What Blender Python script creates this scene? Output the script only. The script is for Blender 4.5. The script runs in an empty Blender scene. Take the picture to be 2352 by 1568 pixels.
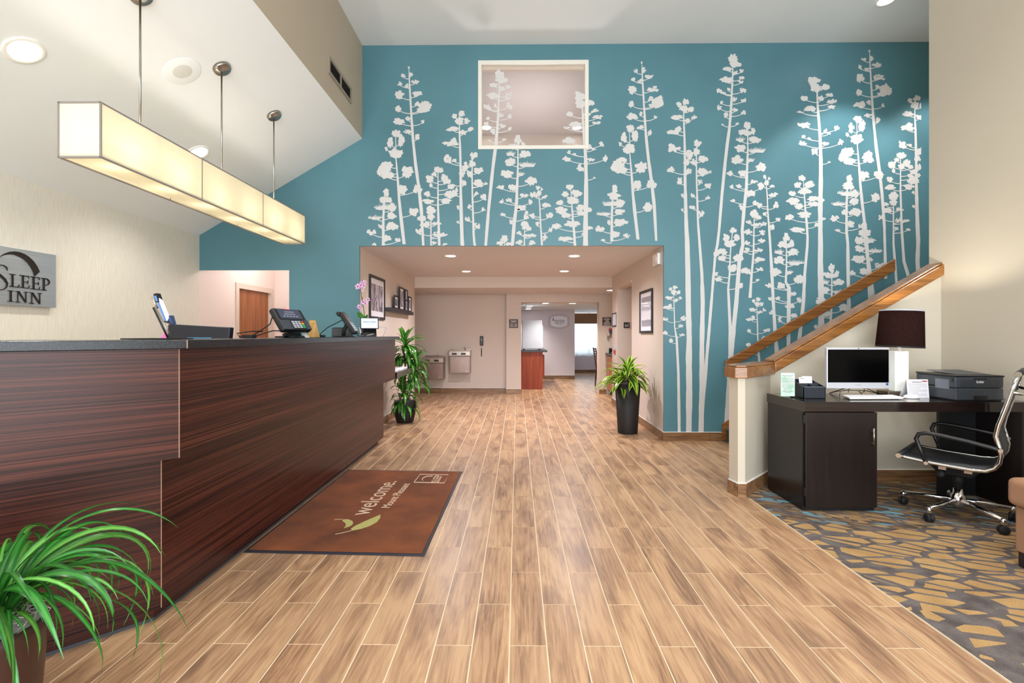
import bpy, bmesh, math, random
from mathutils import Vector, Matrix, Euler

# ---------------------------------------------------------------- camera, world, light, exposure
S = bpy.context.scene
COL = S.collection
F_PX, YAW, EYE, CX, CY = 1111.0, math.atan(12 / 1111.0), 1.30, 1176.0, 768.0
cam = bpy.data.objects.new('camera', bpy.data.cameras.new('camera'))
COL.objects.link(cam)
cam.location = (0, 0, EYE)
cam.rotation_euler = (math.pi / 2, 0, YAW)
cam.data.sensor_width = 36
cam.data.lens = F_PX / 2352 * 36
cam.data.shift_y = -16 / 2352
cam.data.clip_start = .02
S.camera = cam

W = bpy.data.worlds.new('world'); S.world = W; W.use_nodes = True
W.node_tree.nodes['Background'].inputs[0].default_value = (.86, .93, 1, 1)
W.node_tree.nodes['Background'].inputs[1].default_value = .8
S.view_settings.view_transform = 'Standard'
S.view_settings.look = 'None'
S.view_settings.gamma = 1
S.view_settings.use_curve_mapping = False
S.view_settings.exposure = 0.68
S.cycles.max_bounces = 8
S.cycles.diffuse_bounces = 5
S.cycles.sample_clamp_indirect = 6

def area(name, loc, rot, sx, sy, power, col=(1, 1, 1), spread=180):
    d = bpy.data.lights.new(name, 'AREA'); d.shape = 'RECTANGLE'; d.size = sx; d.size_y = sy
    d.energy = power; d.color = col; d.spread = math.radians(spread)
    o = bpy.data.objects.new(name, d); COL.objects.link(o); o.location = loc; o.rotation_euler = rot
    return o
def spot(name, loc, power, angle=110, col=(1, .95, .87), blend=.6, r=.06, rot=(0, 0, 0)):
    d = bpy.data.lights.new(name, 'SPOT'); d.energy = power; d.spot_size = math.radians(angle); d.spot_blend = blend
    d.color = col; d.shadow_soft_size = r
    o = bpy.data.objects.new(name, d); COL.objects.link(o); o.location = loc; o.rotation_euler = rot
    return o
def bulb(name, loc, power, col=(1, .93, .82), r=.05):
    d = bpy.data.lights.new(name, 'POINT'); d.energy = power; d.color = col; d.shadow_soft_size = r
    o = bpy.data.objects.new(name, d); COL.objects.link(o); o.location = loc
    return o
# added area light behind the camera, standing in for assumed entrance daylight
area('entrance_fill', (.6, -2.35, 1.75), (math.pi / 2, 0, 0), 6.2, 3.0, 290, (.88, .945, 1))
# added spots without fixtures above the frame, to brighten the near floor
for _x, _y in ((-.9, .4), (1.0, .4), (2.9, .4), (.2, 2.6), (2.2, 2.6)):
    spot('lobby_fill', (_x, _y, 4.82), 70, 125, (.98, .975, 1), .9, .09)
# daylight at the breakfast room window
area('breakfast_daylight', (3.0, 16.75, 1.5), (-math.pi / 2, 0, 0), 2.4, 1.3, 30, (.86, .94, 1))

# ---------------------------------------------------------------- helpers
def ray(px, py):
    a = (px - CX) / F_PX
    return Vector((-math.sin(YAW) + a * math.cos(YAW), math.cos(YAW) + a * math.sin(YAW), (CY - py) / F_PX))
def P(px, py, X=None, Y=None, Z=None):
    """survey: where the sight line of a measured photo point meets a real plane of the room"""
    d = ray(px, py)
    k = (Z - EYE) / d.z if Z is not None else (Y / d.y if Y is not None else X / d.x)
    return Vector((d.x * k, d.y * k, EYE + d.z * k))
def lin(c):
    if isinstance(c, str):
        c = tuple(int(c[i:i + 2], 16) / 255 for i in (1, 3, 5))
        return tuple((v / 12.92 if v <= .04045 else ((v + .055) / 1.055) ** 2.4) for v in c) + (1,)
    return tuple(c) + ((1,) if len(c) == 3 else ())

class MB:
    def __init__(s): s.v = []; s.f = []; s.sm = []; s.uv = {}
    def add(s, vs, fs, smooth=False):
        b = len(s.v); s.v += [tuple(p) for p in vs]
        for f in fs: s.f.append([b + i for i in f]); s.sm.append(smooth)
        return b
    def box(s, x0, x1, y0, y1, z0, z1, m=None):
        vs = [Vector((x, y, z)) for z in (z0, z1) for y in (y0, y1) for x in (x0, x1)]
        if m is not None: vs = [m @ p for p in vs]
        s.add(vs, [(0, 2, 3, 1), (4, 5, 7, 6), (0, 1, 5, 4), (2, 6, 7, 3), (0, 4, 6, 2), (1, 3, 7, 5)])
        return s
    def cbox(s, c, d, m=None):
        return s.box(c[0] - d[0] / 2, c[0] + d[0] / 2, c[1] - d[1] / 2, c[1] + d[1] / 2, c[2] - d[2] / 2, c[2] + d[2] / 2, m)
    def prism(s, pts, vec, m=None):
        """planar polygon (3-D points) swept along vec"""
        vec = Vector(vec); a = [Vector(p) for p in pts]; b = [p + vec for p in a]
        if m is not None: a = [m @ p for p in a]; b = [m @ p for p in b]
        n = len(a)
        s.add(a + b, [list(range(n))[::-1], list(range(n, 2 * n))] + [(i, (i + 1) % n, n + (i + 1) % n, n + i) for i in range(n)])
        return s
    def poly(s, pts): s.add(pts, [list(range(len(pts)))]); return s
    def tube(s, pts, r, n=8, caps=True, smooth=True):
        pts = [Vector(p) for p in pts]; k = len(pts)
        rs = r if isinstance(r, (list, tuple)) else [r] * k
        t0 = (pts[1] - pts[0]).normalized()
        u = t0.orthogonal().normalized(); vs = []
        for i, p in enumerate(pts):
            t = (pts[min(i + 1, k - 1)] - pts[max(i - 1, 0)]).normalized()
            u = (u - t * u.dot(t)).normalized(); w = t.cross(u)
            for j in range(n):
                a = 2 * math.pi * j / n
                vs.append(p + (u * math.cos(a) + w * math.sin(a)) * rs[i])
        fs = [(i * n + j, i * n + (j + 1) % n, (i + 1) * n + (j + 1) % n, (i + 1) * n + j) for i in range(k - 1) for j in range(n)]
        b = s.add(vs, fs, smooth)
        if caps:
            s.f.append([b + j for j in range(n)][::-1]); s.sm.append(False)
            s.f.append([b + (k - 1) * n + j for j in range(n)]); s.sm.append(False)
        return s
    def lathe(s, prof, c=(0, 0, 0), n=32, smooth=True, m=None, cap=True):
        vs = []
        for r, z in prof:
            for j in range(n):
                a = 2 * math.pi * j / n
                p = Vector((c[0] + r * math.cos(a), c[1] + r * math.sin(a), c[2] + z))
                vs.append(m @ p if m is not None else p)
        k = len(prof)
        fs = [(i * n + j, i * n + (j + 1) % n, (i + 1) * n + (j + 1) % n, (i + 1) * n + j) for i in range(k - 1) for j in range(n)]
        b = s.add(vs, fs, smooth)
        if cap:
            s.f.append([b + j for j in range(n)][::-1]); s.sm.append(False)
            s.f.append([b + (k - 1) * n + j for j in range(n)]); s.sm.append(False)
        return s
    def strip(s, pts, ws, nrm):
        """flat ribbon in the plane with normal nrm"""
        pts = [Vector(p) for p in pts]; vs = []; k = len(pts); nrm = Vector(nrm)
        for i, p in enumerate(pts):
            t = (pts[min(i + 1, k - 1)] - pts[max(i - 1, 0)]).normalized(); w = t.cross(nrm) * ws[i] / 2
            vs += [p - w, p + w]
        s.add(vs, [(2 * i, 2 * i + 1, 2 * i + 3, 2 * i + 2) for i in range(k - 1)])
        return s
    def build(s, name, mat, parent=None, local=False, bevel=0, seg=2, kind=None, recalc=True):
        me = bpy.data.meshes.new(name)
        off = Vector((0, 0, 0))
        if parent is not None and not local:
            q = parent
            while q is not None: off += Vector(q.location); q = q.parent
        me.from_pydata([Vector(p) - off for p in s.v], [], s.f)
        me.polygons.foreach_set('use_smooth', s.sm)
        if recalc:
            bm = bmesh.new(); bm.from_mesh(me); bmesh.ops.recalc_face_normals(bm, faces=bm.faces); bm.to_mesh(me); bm.free()
        me.materials.append(mat)
        o = bpy.data.objects.new(name, me); COL.objects.link(o)
        if parent is not None: o.parent = parent
        if bevel:
            b = o.modifiers.new('bevel', 'BEVEL'); b.width = bevel; b.segments = seg; b.limit_method = 'ANGLE'; b.angle_limit = math.radians(40)
        if kind: o['kind'] = kind
        return o
def tag(o, label, cat, group=None):
    o['label'] = label; o['category'] = cat
    if group: o['group'] = group
    return o
def thing(name, label, cat, loc=(0, 0, 0), group=None, rz=0):
    o = bpy.data.objects.new(name, None); COL.objects.link(o); o.location = loc; o.rotation_euler = (0, 0, rz)
    o.empty_display_size = .1
    return tag(o, label, cat, group)
def struct(o): o['kind'] = 'structure'; return o
def dup(o, loc=None, label=None):
    c = o.copy(); COL.objects.link(c)
    if loc is not None: c.location = loc
    if label: c['label'] = label
    for ch in list(o.children):
        d = ch.copy(); COL.objects.link(d); d.parent = c
        for g in ch.children:
            e = g.copy(); COL.objects.link(e); e.parent = d
    return c
def R3(c, rz=0, rx=0, ry=0):
    return Matrix.Translation(c) @ Euler((rx, ry, rz)).to_matrix().to_4x4()
def text(body, size, origin, xdir, ydir, mat, parent, name='lettering', align='CENTER', depth=.001, spacing=1.0, fit=None):
    cu = bpy.data.curves.new('t', 'FONT'); cu.body = body; cu.size = size; cu.align_x = align; cu.align_y = 'CENTER'
    cu.extrude = depth; cu.space_character = spacing; cu.resolution_u = 3
    tmp = bpy.data.objects.new('t', cu); COL.objects.link(tmp)
    me = bpy.data.meshes.new_from_object(tmp.evaluated_get(bpy.context.evaluated_depsgraph_get()))
    bpy.data.objects.remove(tmp); bpy.data.curves.remove(cu)
    x = Vector(xdir).normalized(); y = Vector(ydir).normalized(); z = x.cross(y)
    if fit:
        xs = [v.co.x for v in me.vertices]; k = fit / (max(xs) - min(xs)); c = (max(xs) + min(xs)) / 2 if align == 'CENTER' else min(xs)
        for v in me.vertices: v.co.x = (v.co.x - c) * k
    off = Vector((0, 0, 0)); q = parent
    while q is not None: off += Vector(q.location); q = q.parent
    o0 = Vector(origin) - off
    for v in me.vertices: v.co = o0 + x * v.co.x + y * v.co.y + z * v.co.z
    me.materials.clear(); me.materials.append(mat); me.name = name
    o = bpy.data.objects.new(name, me); COL.objects.link(o); o.parent = parent
    return o

# ---------------------------------------------------------------- materials
class N:
    def __init__(s, name):
        s.m = bpy.data.materials.new(name); s.m.use_nodes = True; s.t = s.m.node_tree; s.b = s.t.nodes['Principled BSDF']
    def n(s, typ, **kw):
        x = s.t.nodes.new(typ)
        for k, v in kw.items():
            if k.startswith('i_'):
                key = k[2:]; key = int(key) if key.isdigit() else key.replace('_', ' ')
                x.inputs[key].default_value = v
            else: setattr(x, k, v)
        return x
    def l(s, a, b): s.t.links.new(a, b)
    def math(s, op, a, b=None):
        x = s.n('ShaderNodeMath', operation=op)
        for i, q in enumerate((a, b)):
            if q is None: continue
            if isinstance(q, (int, float)): x.inputs[i].default_value = q
            else: s.l(q, x.inputs[i])
        return x.outputs[0]
    def coord(s, scale=(1, 1, 1), kind='Object', offset=None):
        if kind == 'World': src = s.n('ShaderNodeNewGeometry').outputs['Position']
        else: src = s.n('ShaderNodeTexCoord').outputs[kind]
        mp = s.n('ShaderNodeMapping'); mp.inputs['Scale'].default_value = scale; s.l(src, mp.inputs[0])
        if offset is not None: s.l(offset, mp.inputs['Location'])
        return mp.outputs[0]
    def noise(s, vec, scale=1, detail=3, rough=.5, dist=0):
        x = s.n('ShaderNodeTexNoise', i_Scale=scale, i_Detail=detail, i_Roughness=rough, i_Distortion=dist)
        s.l(vec, x.inputs['Vector']); return x.outputs['Fac']
    def ramp(s, fac, stops, interp='LINEAR'):
        x = s.n('ShaderNodeValToRGB'); r = x.color_ramp; r.interpolation = interp
        while len(r.elements) < len(stops): r.elements.new(.5)
        for e, (p, c) in zip(r.elements, stops): e.position = p; e.color = lin(c)
        s.l(fac, x.inputs[0]); return x.outputs[0]
    def mix(s, f, a, b, blend='MIX'):
        x = s.n('ShaderNodeMix', data_type='RGBA', blend_type=blend)
        for i, q in ((0, f), (6, a), (7, b)):
            if isinstance(q, (int, float)): x.inputs[i].default_value = q
            elif isinstance(q, (str, tuple)): x.inputs[i].default_value = lin(q)
            else: s.l(q, x.inputs[i])
        return x.outputs[2]
    def bump(s, h, strength=.2, dist=.01):
        x = s.n('ShaderNodeBump', i_Strength=strength, i_Distance=dist); s.l(h, x.inputs['Height']); s.l(x.outputs[0], s.b.inputs['Normal'])
    def set(s, col=None, rough=None, metal=None, **kw):
        for k, q in (('Base Color', col), ('Roughness', rough), ('Metallic', metal)):
            if q is None: continue
            if isinstance(q, (int, float)): s.b.inputs[k].default_value = q
            elif isinstance(q, (str, tuple)): s.b.inputs[k].default_value = lin(q)
            else: s.l(q, s.b.inputs[k])
        for k, q in kw.items(): s.b.inputs[k.replace('_', ' ')].default_value = q
        return s.m
def M(name, col, rough=.5, metal=0, var=.0, vs=6, bump=0, bs=60, **kw):
    """plain surface with a little procedural variation and relief"""
    a = N(name)
    c = lin(col)
    v = a.coord(kind='Object')
    if var:
        d = tuple(x * (1 - var) for x in c[:3]) + (1,)
        a.set(a.ramp(a.noise(v, vs, 4), [(.3, d[:3]), (.7, c[:3])]), rough, metal, **kw)
    else: a.set(tuple(c[:3]), rough, metal, **kw)
    if bump: a.bump(a.noise(v, bs, 3), bump, .004)
    return a.m
def emis(name, col, strength):
    a = N(name); a.set('#000000', .5); a.b.inputs['Emission Color'].default_value = lin(col); a.b.inputs['Emission Strength'].default_value = strength
    return a.m
def wood(name, dark, light, axis='X', fine=40, rough=.3, length=1.5, world=False, bands=9, coat=0):
    a = N(name); k = 'World' if world else 'Object'
    sc = {'X': (length, fine, fine), 'Y': (fine, length, fine), 'Z': (fine, fine, length)}[axis]
    g = a.noise(a.coord(sc, k), 1, 5, .6, .6)
    sc2 = {'X': (length * .35, bands, bands), 'Y': (bands, length * .35, bands), 'Z': (bands, bands, length * .35)}[axis]
    h = a.noise(a.coord(sc2, k), 1, 2, .5, 1.5)
    f = a.math('ADD', a.math('MULTIPLY', g, .6), a.math('MULTIPLY', h, .4))
    a.set(a.ramp(f, [(.36, dark), (.62, light)]), rough, Coat_Weight=coat, Coat_Roughness=.12)
    a.bump(g, .08, .002)
    return a.m

# tile planks: colour wanders from plank to plank
a = N('wood_look_tile')
oi = a.n('ShaderNodeObjectInfo').outputs['Random']; gi = a.n('ShaderNodeNewGeometry').outputs['Random Per Island']
seed = a.math('ADD', a.math('MULTIPLY', oi, 37.0), a.math('MULTIPLY', gi, 53.0))
cmb = a.n('ShaderNodeCombineXYZ'); a.l(seed, cmb.inputs[0]); a.l(seed, cmb.inputs[1]); a.l(seed, cmb.inputs[2])
big = a.noise(a.coord((7, 1.6, 1), 'Object', cmb.outputs[0]), 1, 3, .55, .9)
fine = a.noise(a.coord((70, 3.2, 1), 'Object', cmb.outputs[0]), 1, 4, .65, .8)
f = a.math('ADD', a.math('MULTIPLY', big, .52), a.math('MULTIPLY', fine, .48))
tone = a.ramp(f, [(.37, '#755640'), (.47, '#a07a5a'), (.59, '#c09a73')])
wn = a.n('ShaderNodeTexWhiteNoise', noise_dimensions='1D'); a.l(seed, wn.inputs['W'])
tone = a.mix(a.math('MULTIPLY', wn.outputs[0], .3), tone, '#a58467')
a.set(tone, a.math('ADD', a.math('MULTIPLY', fine, .16), .27))
a.bump(fine, .06, .002)
M_TILE = a.m
M_GROUT = M('grout', '#e2cdae', .8, var=.06)

# zebra laminate of the reception desk: fine horizontal streaks
a = N('zebra_laminate')
g1 = a.noise(a.coord((.55, .55, 95), 'World'), 1, 3, .6, .25)
g2 = a.noise(a.coord((.9, .9, 330), 'World'), 1, 2, .5)
g3 = a.noise(a.coord((.35, .35, 14), 'World'), 1, 2, .5)
f = a.math('ADD', a.math('ADD', a.math('MULTIPLY', g1, .6), a.math('MULTIPLY', g2, .22)), a.math('MULTIPLY', g3, .18))
a.set(a.ramp(f, [(.38, '#170b0a'), (.48, '#331814'), (.58, '#52291f')]), .31, Coat_Weight=.02, Coat_Roughness=.2, Specular_IOR_Level=.27)
M_LAM = a.m
M_SEAM = M('seam_edge', '#a08272', .5)
a = N('black_granite'); v = a.coord((1, 1, 1), 'World')
f = a.noise(v, 240, 3, .7)
a.set(a.ramp(f, [(.42, '#0c0d10'), (.6, '#1c1f26'), (.72, '#4a505a')]), .26, Specular_IOR_Level=.35); M_GRAN = a.m
a = N('striped_wallpaper'); f = a.noise(a.coord((160, 160, 9), 'World'), 1, 2)
a.set(a.ramp(f, [(.35, '#d5cec1'), (.65, '#dfd9cc')]), .8); a.bump(f, .12, .002); M_PAPER = a.m
def paint(name, col, var=.03):
    a = N(name); v = a.coord((1, 1, 1), 'World'); c = lin(col)[:3]
    f = a.noise(v, 1.3, 3)
    a.set(a.ramp(f, [(.3, tuple(x * (1 - var) for x in c)), (.7, c)]), .75)
    a.bump(a.noise(v, 140, 3), .06, .003)
    return a.m
M_CREAM = paint('cream_wall_paint', '#c6bcaa')
M_TAUPE = paint('taupe_wall_paint', '#cfbfb2')
M_SOFF = paint('soffit_paint', '#b9ac98')
M_CEIL = paint('ceiling_paint', '#e3e6e7')
M_CCEIL = paint('corridor_ceiling_paint', '#d8d0d0')
M_PINK = paint('back_hall_paint', '#e2d3cc')
M_LILAC = paint('breakfast_wall_paint', '#d8cfd6')
a = N('teal_mural_paint'); v = a.coord((1, 1, 1), 'World')
f = a.noise(v, .8, 3)
a.set(a.ramp(f, [(.3, '#4c7884'), (.7, '#568692')]), .42); a.bump(a.noise(a.coord((1, 1, 60), 'World'), 3, 3), .05, .002)
M_TEAL = a.m
M_PRINT = M('mural_white_print', '#d3d2d1', .7, var=.04, vs=2)
M_BASE = wood('baseboard_tile', '#5f4029', '#9b7450', 'X', 50, .35, 3, world=True)
M_OAK = wood('golden_oak', '#63391a', '#a36c35', 'X', 55, .28, 2.2, coat=.35)
M_OAKD = wood('oak_cap_board', '#5f3716', '#a06a32', 'X', 60, .28, 2.2, coat=.4)
M_DOORW = wood('walnut_door', '#6d3a1c', '#a8652f', 'Z', 30, .35, 1.2)
M_ESP = wood('espresso_veneer', '#0d0707', '#1a100e', 'Z', 60, .34, 2.0, coat=.05)
M_ESPT = wood('espresso_top', '#150d0c', '#271b18', 'X', 60, .16, 1.5, coat=.3)
M_CHERRY = wood('cherry_panel', '#7a2709', '#a04318', 'Z', 25, .55, 1.5)
M_OAKC = wood('cabinet_oak', '#8f5530', '#bd7d50', 'Z', 40, .4, 1.5)
M_WHITE = M('white_paint', '#ece9e4', .5, var=.02)
M_FRAMEW = M('window_frame_white', '#e6e3da', .45, var=.02)
M_BLACK = M('black_plastic', '#141416', .38, var=.1)
M_MATT = M('black_rubber', '#101011', .7, var=.1)
M_DGREY = M('charcoal_plastic', '#3b3f45', .42, var=.06)
M_LGREY = M('light_grey_plastic', '#b9bcc6', .45, var=.04)
M_SILV = M('silver_plastic', '#c9cbd2', .35, metal=.35)
M_CHROME = M('chrome', '#d8d8da', .09, metal=1)
M_NICKEL = M('brushed_nickel', '#aaa59c', .28, metal=1, var=.1, vs=30)
M_STEEL = M('stainless_steel', '#a58f86', .33, metal=.85, var=.12, vs=12)
M_STEELL = M('bright_steel', '#c8b9ae', .3, metal=.7, var=.08)
M_SIGN = N('brushed_sign_steel'); f = M_SIGN.noise(M_SIGN.coord((1, 2, 240), 'World'), 1, 3)
M_SIGN = M_SIGN.set(M_SIGN.ramp(f, [(.3, '#b2b9c0'), (.7, '#cdd3da')]), .38, .75)
M_BRONZE = M('bronze_letter', '#2b211b', .45, metal=.3, var=.1)
M_DWOOD = M('black_frame_wood', '#241c1d', .45, var=.2, vs=20)
M_PAPERW = M('white_paper', '#e9e6ea', .8, var=.03)
M_INK = M('grey_ink', '#8b8990', .8)
M_DINK = M('dark_ink', '#2d2a30', .8)
M_RED = M('red_print', '#9c2733', .6)
M_PLATE = M('dark_sign_plate', '#372c28', .5, var=.1)
M_PLATET = M('sign_plate_text', '#b9aca2', .6)
M_GRILLE = M('vent_grille_metal', '#9c9080', .5, var=.05)
M_DARK = M('dark_void', '#1d1712', .9)
M_PLANT = M('planter_resin', '#1c1715', .65, var=.12, vs=4)
M_MOSS = M('grey_moss', '#8b7d7c', .95, var=.6, vs=60)
M_STEM = M('cane_stem', '#6d5a42', .8, var=.3, vs=30)
def glass_mat(name, tint='#ffffff', rough=.02, alpha=.12):
    a = N(name); nt = a.t
    tr = a.n('ShaderNodeBsdfTransparent'); tr.inputs[0].default_value = lin(tint)
    gl = a.n('ShaderNodeBsdfGlossy'); gl.inputs['Roughness'].default_value = rough
    fr0 = a.n('ShaderNodeFresnel', i_IOR=1.45); bf = a.n('ShaderNodeNewGeometry').outputs['Backfacing']; fr = a.math('MULTIPLY', fr0.outputs[0], a.math('SUBTRACT', 1, bf)); mx = a.n('ShaderNodeMixShader')
    a.l(fr, mx.inputs[0]); a.l(tr.outputs[0], mx.inputs[1]); a.l(gl.outputs[0], mx.inputs[2])
    nt.links.new(mx.outputs[0], nt.nodes['Material Output'].inputs[0]); return a.m
M_GLASS = glass_mat('clear_glass')
M_ACRYL = glass_mat('clear_acrylic', '#eef6f2')
def cloth_mat(name, col, trans=.5, see=0, grain=200, gcol=None):
    a = N(name); f = a.noise(a.coord((1, 1, 1), 'World'), grain, 2)
    c = a.ramp(f, [(.3, gcol or col), (.7, col)])
    d = a.n('ShaderNodeBsdfDiffuse'); t = a.n('ShaderNodeBsdfTranslucent'); mx = a.n('ShaderNodeMixShader'); mx.inputs[0].default_value = trans
    a.l(c, d.inputs[0]); a.l(c, t.inputs[0]); a.l(d.outputs[0], mx.inputs[1]); a.l(t.outputs[0], mx.inputs[2]); out = mx.outputs[0]
    if see:
        tr = a.n('ShaderNodeBsdfTransparent'); m2 = a.n('ShaderNodeMixShader'); m2.inputs[0].default_value = see
        a.l(out, m2.inputs[1]); a.l(tr.outputs[0], m2.inputs[2]); out = m2.outputs[0]
    a.t.links.new(out, a.t.nodes['Material Output'].inputs[0]); return a.m
M_SHADE = cloth_mat('pendant_linen_shade', '#f3efe0', .6, 0, 260, '#eee8d6')
M_SHEER = cloth_mat('sheer_curtain', '#e8eef2', .6, .12, 60, '#d8e2ea')
M_DSHADE = cloth_mat('dark_lamp_shade', '#3c2824', .4, 0, 200, '#291a18')
M_ROMAN = M('roman_shade_fabric', '#8d6848', .9, var=.12, vs=30)
M_GLOW = emis('lamp_lens', '#fffdf6', 14)

# ---------------------------------------------------------------- the room
YM = 5.94                                  # mural wall
XL, XS, XR = -3.93, -1.91, 3.745           # left wall, soffit, right wall
ZT, ZR, ZL = 4.86, 3.714, 2.527            # high ceiling, ridge of the sloped ceiling, its low edge
XCL, XCR, ZC, YB = -1.945, 1.795, 2.39, 9.16   # corridor
ZX, YP, YF = 2.185, 10.62, 10.80           # cross hall ceiling, pilaster wall, fountain wall
SL = (ZR - ZL) / (XS - XL)
def on_slope(px, py, drop=0):
    d = ray(px, py); k = (ZR - drop - SL * XS - EYE) / (d.z - SL * d.x)
    return Vector((d.x * k, d.y * k, EYE + d.z * k))

# floor: grout bed, planks one by one, carpet
floor = struct(MB().box(-4.2, 6.7, -2.7, 17, -.12, -.0015).build('floor', M_GROUT))
c0 = P(1176, 1250, Z=0).x; PW = (1.8385 - c0) / 12; PL = PW * 4
ye = P(1100, 1481.3, Z=0).y; yo = P(1250, 1387.2, Z=0).y
g = .0027
proto_me = MB().box(-PW / 2 + g, PW / 2 - g, -PL / 2 + g, PL / 2 - g, -.004, 0).build('plank', M_TILE, floor, local=True)
proto_bm = proto_me.data
bpy.data.objects.remove(proto_me)
cells = []
for k in range(-26, 28):
    x = c0 + (k + .5) * PW
    y0 = ye if k % 2 == 0 else yo
    for j in range(-3, 26):
        y = y0 + (j + .5) * PL
        if y < .75 or y > 16.9: continue
        if y < 5.6:
            if x < -2.4 or (x < -1.80 and y > 2.5): continue
            if x > 1.84 and (y < 3.75 or x > 2.75 or x - y > -2.0): continue
        elif y < 9.3:
            if x < -2.1 or x > (2.75 if y < 6.1 else 2.0): continue
        elif y < 10.9:
            if x < -4 or x > 2.9: continue
        elif x < -.1 or x > 2.9: continue
        cells.append((x, y))
cells.sort(key=lambda c: c[1] + abs(c[0]) * .3)
for x, y in cells[:290]:
    o = bpy.data.objects.new('plank', proto_bm); COL.objects.link(o); o.parent = floor; o.location = (x, y, 0)
mb = MB()
for x, y in cells[290:]: mb.box(x - PW / 2 + g, x + PW / 2 - g, y - PL / 2 + g, y + PL / 2 - g, -.004, 0)
mb.build('planking', M_TILE, floor, kind='stuff')

a = N('patterned_carpet')
geo = a.n('ShaderNodeNewGeometry'); sep = a.n('ShaderNodeSeparateXYZ'); a.l(geo.outputs['Position'], sep.inputs[0])
def rotmap(sc, rz, dis=.0, dsc=3):
    v1 = a.n('ShaderNodeMapping'); v1.inputs['Rotation'].default_value = (0, 0, rz); a.l(geo.outputs['Position'], v1.inputs[0])
    v2 = a.n('ShaderNodeMapping'); v2.inputs['Scale'].default_value = sc; a.l(v1.outputs[0], v2.inputs[0])
    return v2.outputs[0]
def cellmask(vec, edge, keep):
    e = a.n('ShaderNodeTexVoronoi', feature='DISTANCE_TO_EDGE', i_Scale=1, i_Randomness=.95); a.l(vec, e.inputs['Vector'])
    q = a.n('ShaderNodeTexVoronoi', feature='F1', i_Scale=1, i_Randomness=.95); a.l(vec, q.inputs['Vector'])
    sp = a.n('ShaderNodeSeparateColor'); a.l(q.outputs['Color'], sp.inputs[0])
    return a.math('MULTIPLY', a.math('GREATER_THAN', e.outputs['Distance'], edge), a.math('LESS_THAN', sp.outputs[0], keep)), sp
stones, _ = cellmask(rotmap((5.0, 11.5, 1), .35), .09, .93)
streak, sp2 = cellmask(rotmap((7.5, 26, 1), .5), .10, .72)
dots, _ = cellmask(rotmap((6, 9, 1), .2), .20, .6)
base = a.ramp(a.noise(a.coord((1, 1, 1), 'World'), 9, 3), [(.35, '#5a504d'), (.6, '#7b706c')])
gold = a.ramp(a.noise(a.coord((1, 1, 1), 'World'), 5, 3), [(.3, '#ba9058'), (.7, '#d2a96e')])
yy = a.math('ADD', sep.outputs[1], a.math('MULTIPLY', a.math('SUBTRACT', a.noise(a.coord((1, 1, 1), 'World'), 1.6, 2), .5), .7))
nearm = a.math('LESS_THAN', yy, 2.25); farm = a.math('GREATER_THAN', yy, 3.28)
midm = a.math('MULTIPLY', a.math('SUBTRACT', 1, nearm), a.math('SUBTRACT', 1, farm))
gm = a.math('ADD', a.math('ADD', a.math('MULTIPLY', stones, midm), a.math('MULTIPLY', streak, farm)), a.math('MULTIPLY', dots, nearm))
blue = a.math('MULTIPLY', a.math('MULTIPLY', farm, streak), a.math('LESS_THAN', sp2.outputs[1], .2))
c1 = a.mix(gm, base, gold)
brn = a.math('MULTIPLY', farm, a.math('GREATER_THAN', sp2.outputs[2], .55))
c1 = a.mix(a.math('MULTIPLY', brn, .5), c1, '#6b4a22')
c1 = a.mix(blue, c1, '#7fb4c4')
pile = a.noise(a.coord((1, 1, 1), 'World'), 420, 2, .8)
c1 = a.mix(.55, c1, a.ramp(pile, [(.35, '#5c5c5c'), (.65, '#ffffff')]), 'MULTIPLY')
a.set(c1, .95); a.bump(pile, .6, .006)
M_CARPET = a.m
MB().prism([(1.8405, -2.65, -.003), (3.75, -2.65, -.003), (3.75, 4.33, -.003), (2.27, 4.33, -.003), (1.8405, 3.89, -.003)], (0, 0, .007)).build('carpet', M_CARPET, floor)

struct(MB().box(1.8385, 1.8425, -2.65, 3.86, -.003, .005).build('trim_3', M_GROUT))
def wall(name, mat, *a, **k): return struct(MB().box(*a).build(name, mat, **k))
# window in the mural wall, hall and corridor openings
wa, wb = P(1098, 343, Y=YM), P(1352, 138, Y=YM)
WX0, WX1, WZ0, WZ1 = wa.x, wb.x, wa.z, wb.z
XH = -2.815; ZH = 2.096; T = .03
mb = MB()
def wb_(x0, x1, z0, z1): mb.box(x0, x1, YM, YM + T, z0, z1)
wb_(XL, XH, ZH, ZT); wb_(XH, XCL, 0, ZT); wb_(XCL, WX0, ZC, ZT); wb_(WX1, XCR, ZC, ZT); wb_(WX0, WX1, ZC, WZ0); wb_(WX0, WX1, WZ1, ZT); wb_(XCR, 6.7, 0, ZT)
wall_back = struct(mb.build('wall_back', M_TEAL))
wall('wall_left', M_PAPER, XL - .1, XL, -2.7, YM, 0, 3)
wall('wall_right', M_CREAM, XR, XR + .14, -2.7, 4.44, 0, ZT)
wall('wall_stairwell', M_CREAM, 6.6, 6.7, 4.3, YM, 0, ZT)
wall('wall_stairwell_front', M_CREAM, XR + .14, 6.7, 4.3, 4.44, 0, ZT)
wall('wall_soffit', M_SOFF, XS - .1, XS, -2.7, YM, ZR, ZT)
wall('ceiling', M_CEIL, XS, 6.7, -2.7, YM, ZT, ZT + .1)
struct(MB().prism([(XS - .0, -2.7, ZR), (XL - .1, -2.7, ZL - SL * .1), (XL - .1, -2.7, ZL + .12), (XS - .1, -2.7, ZR + .12)], (0, YM + 2.7, 0)).build('ceiling', M_CEIL))
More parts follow.
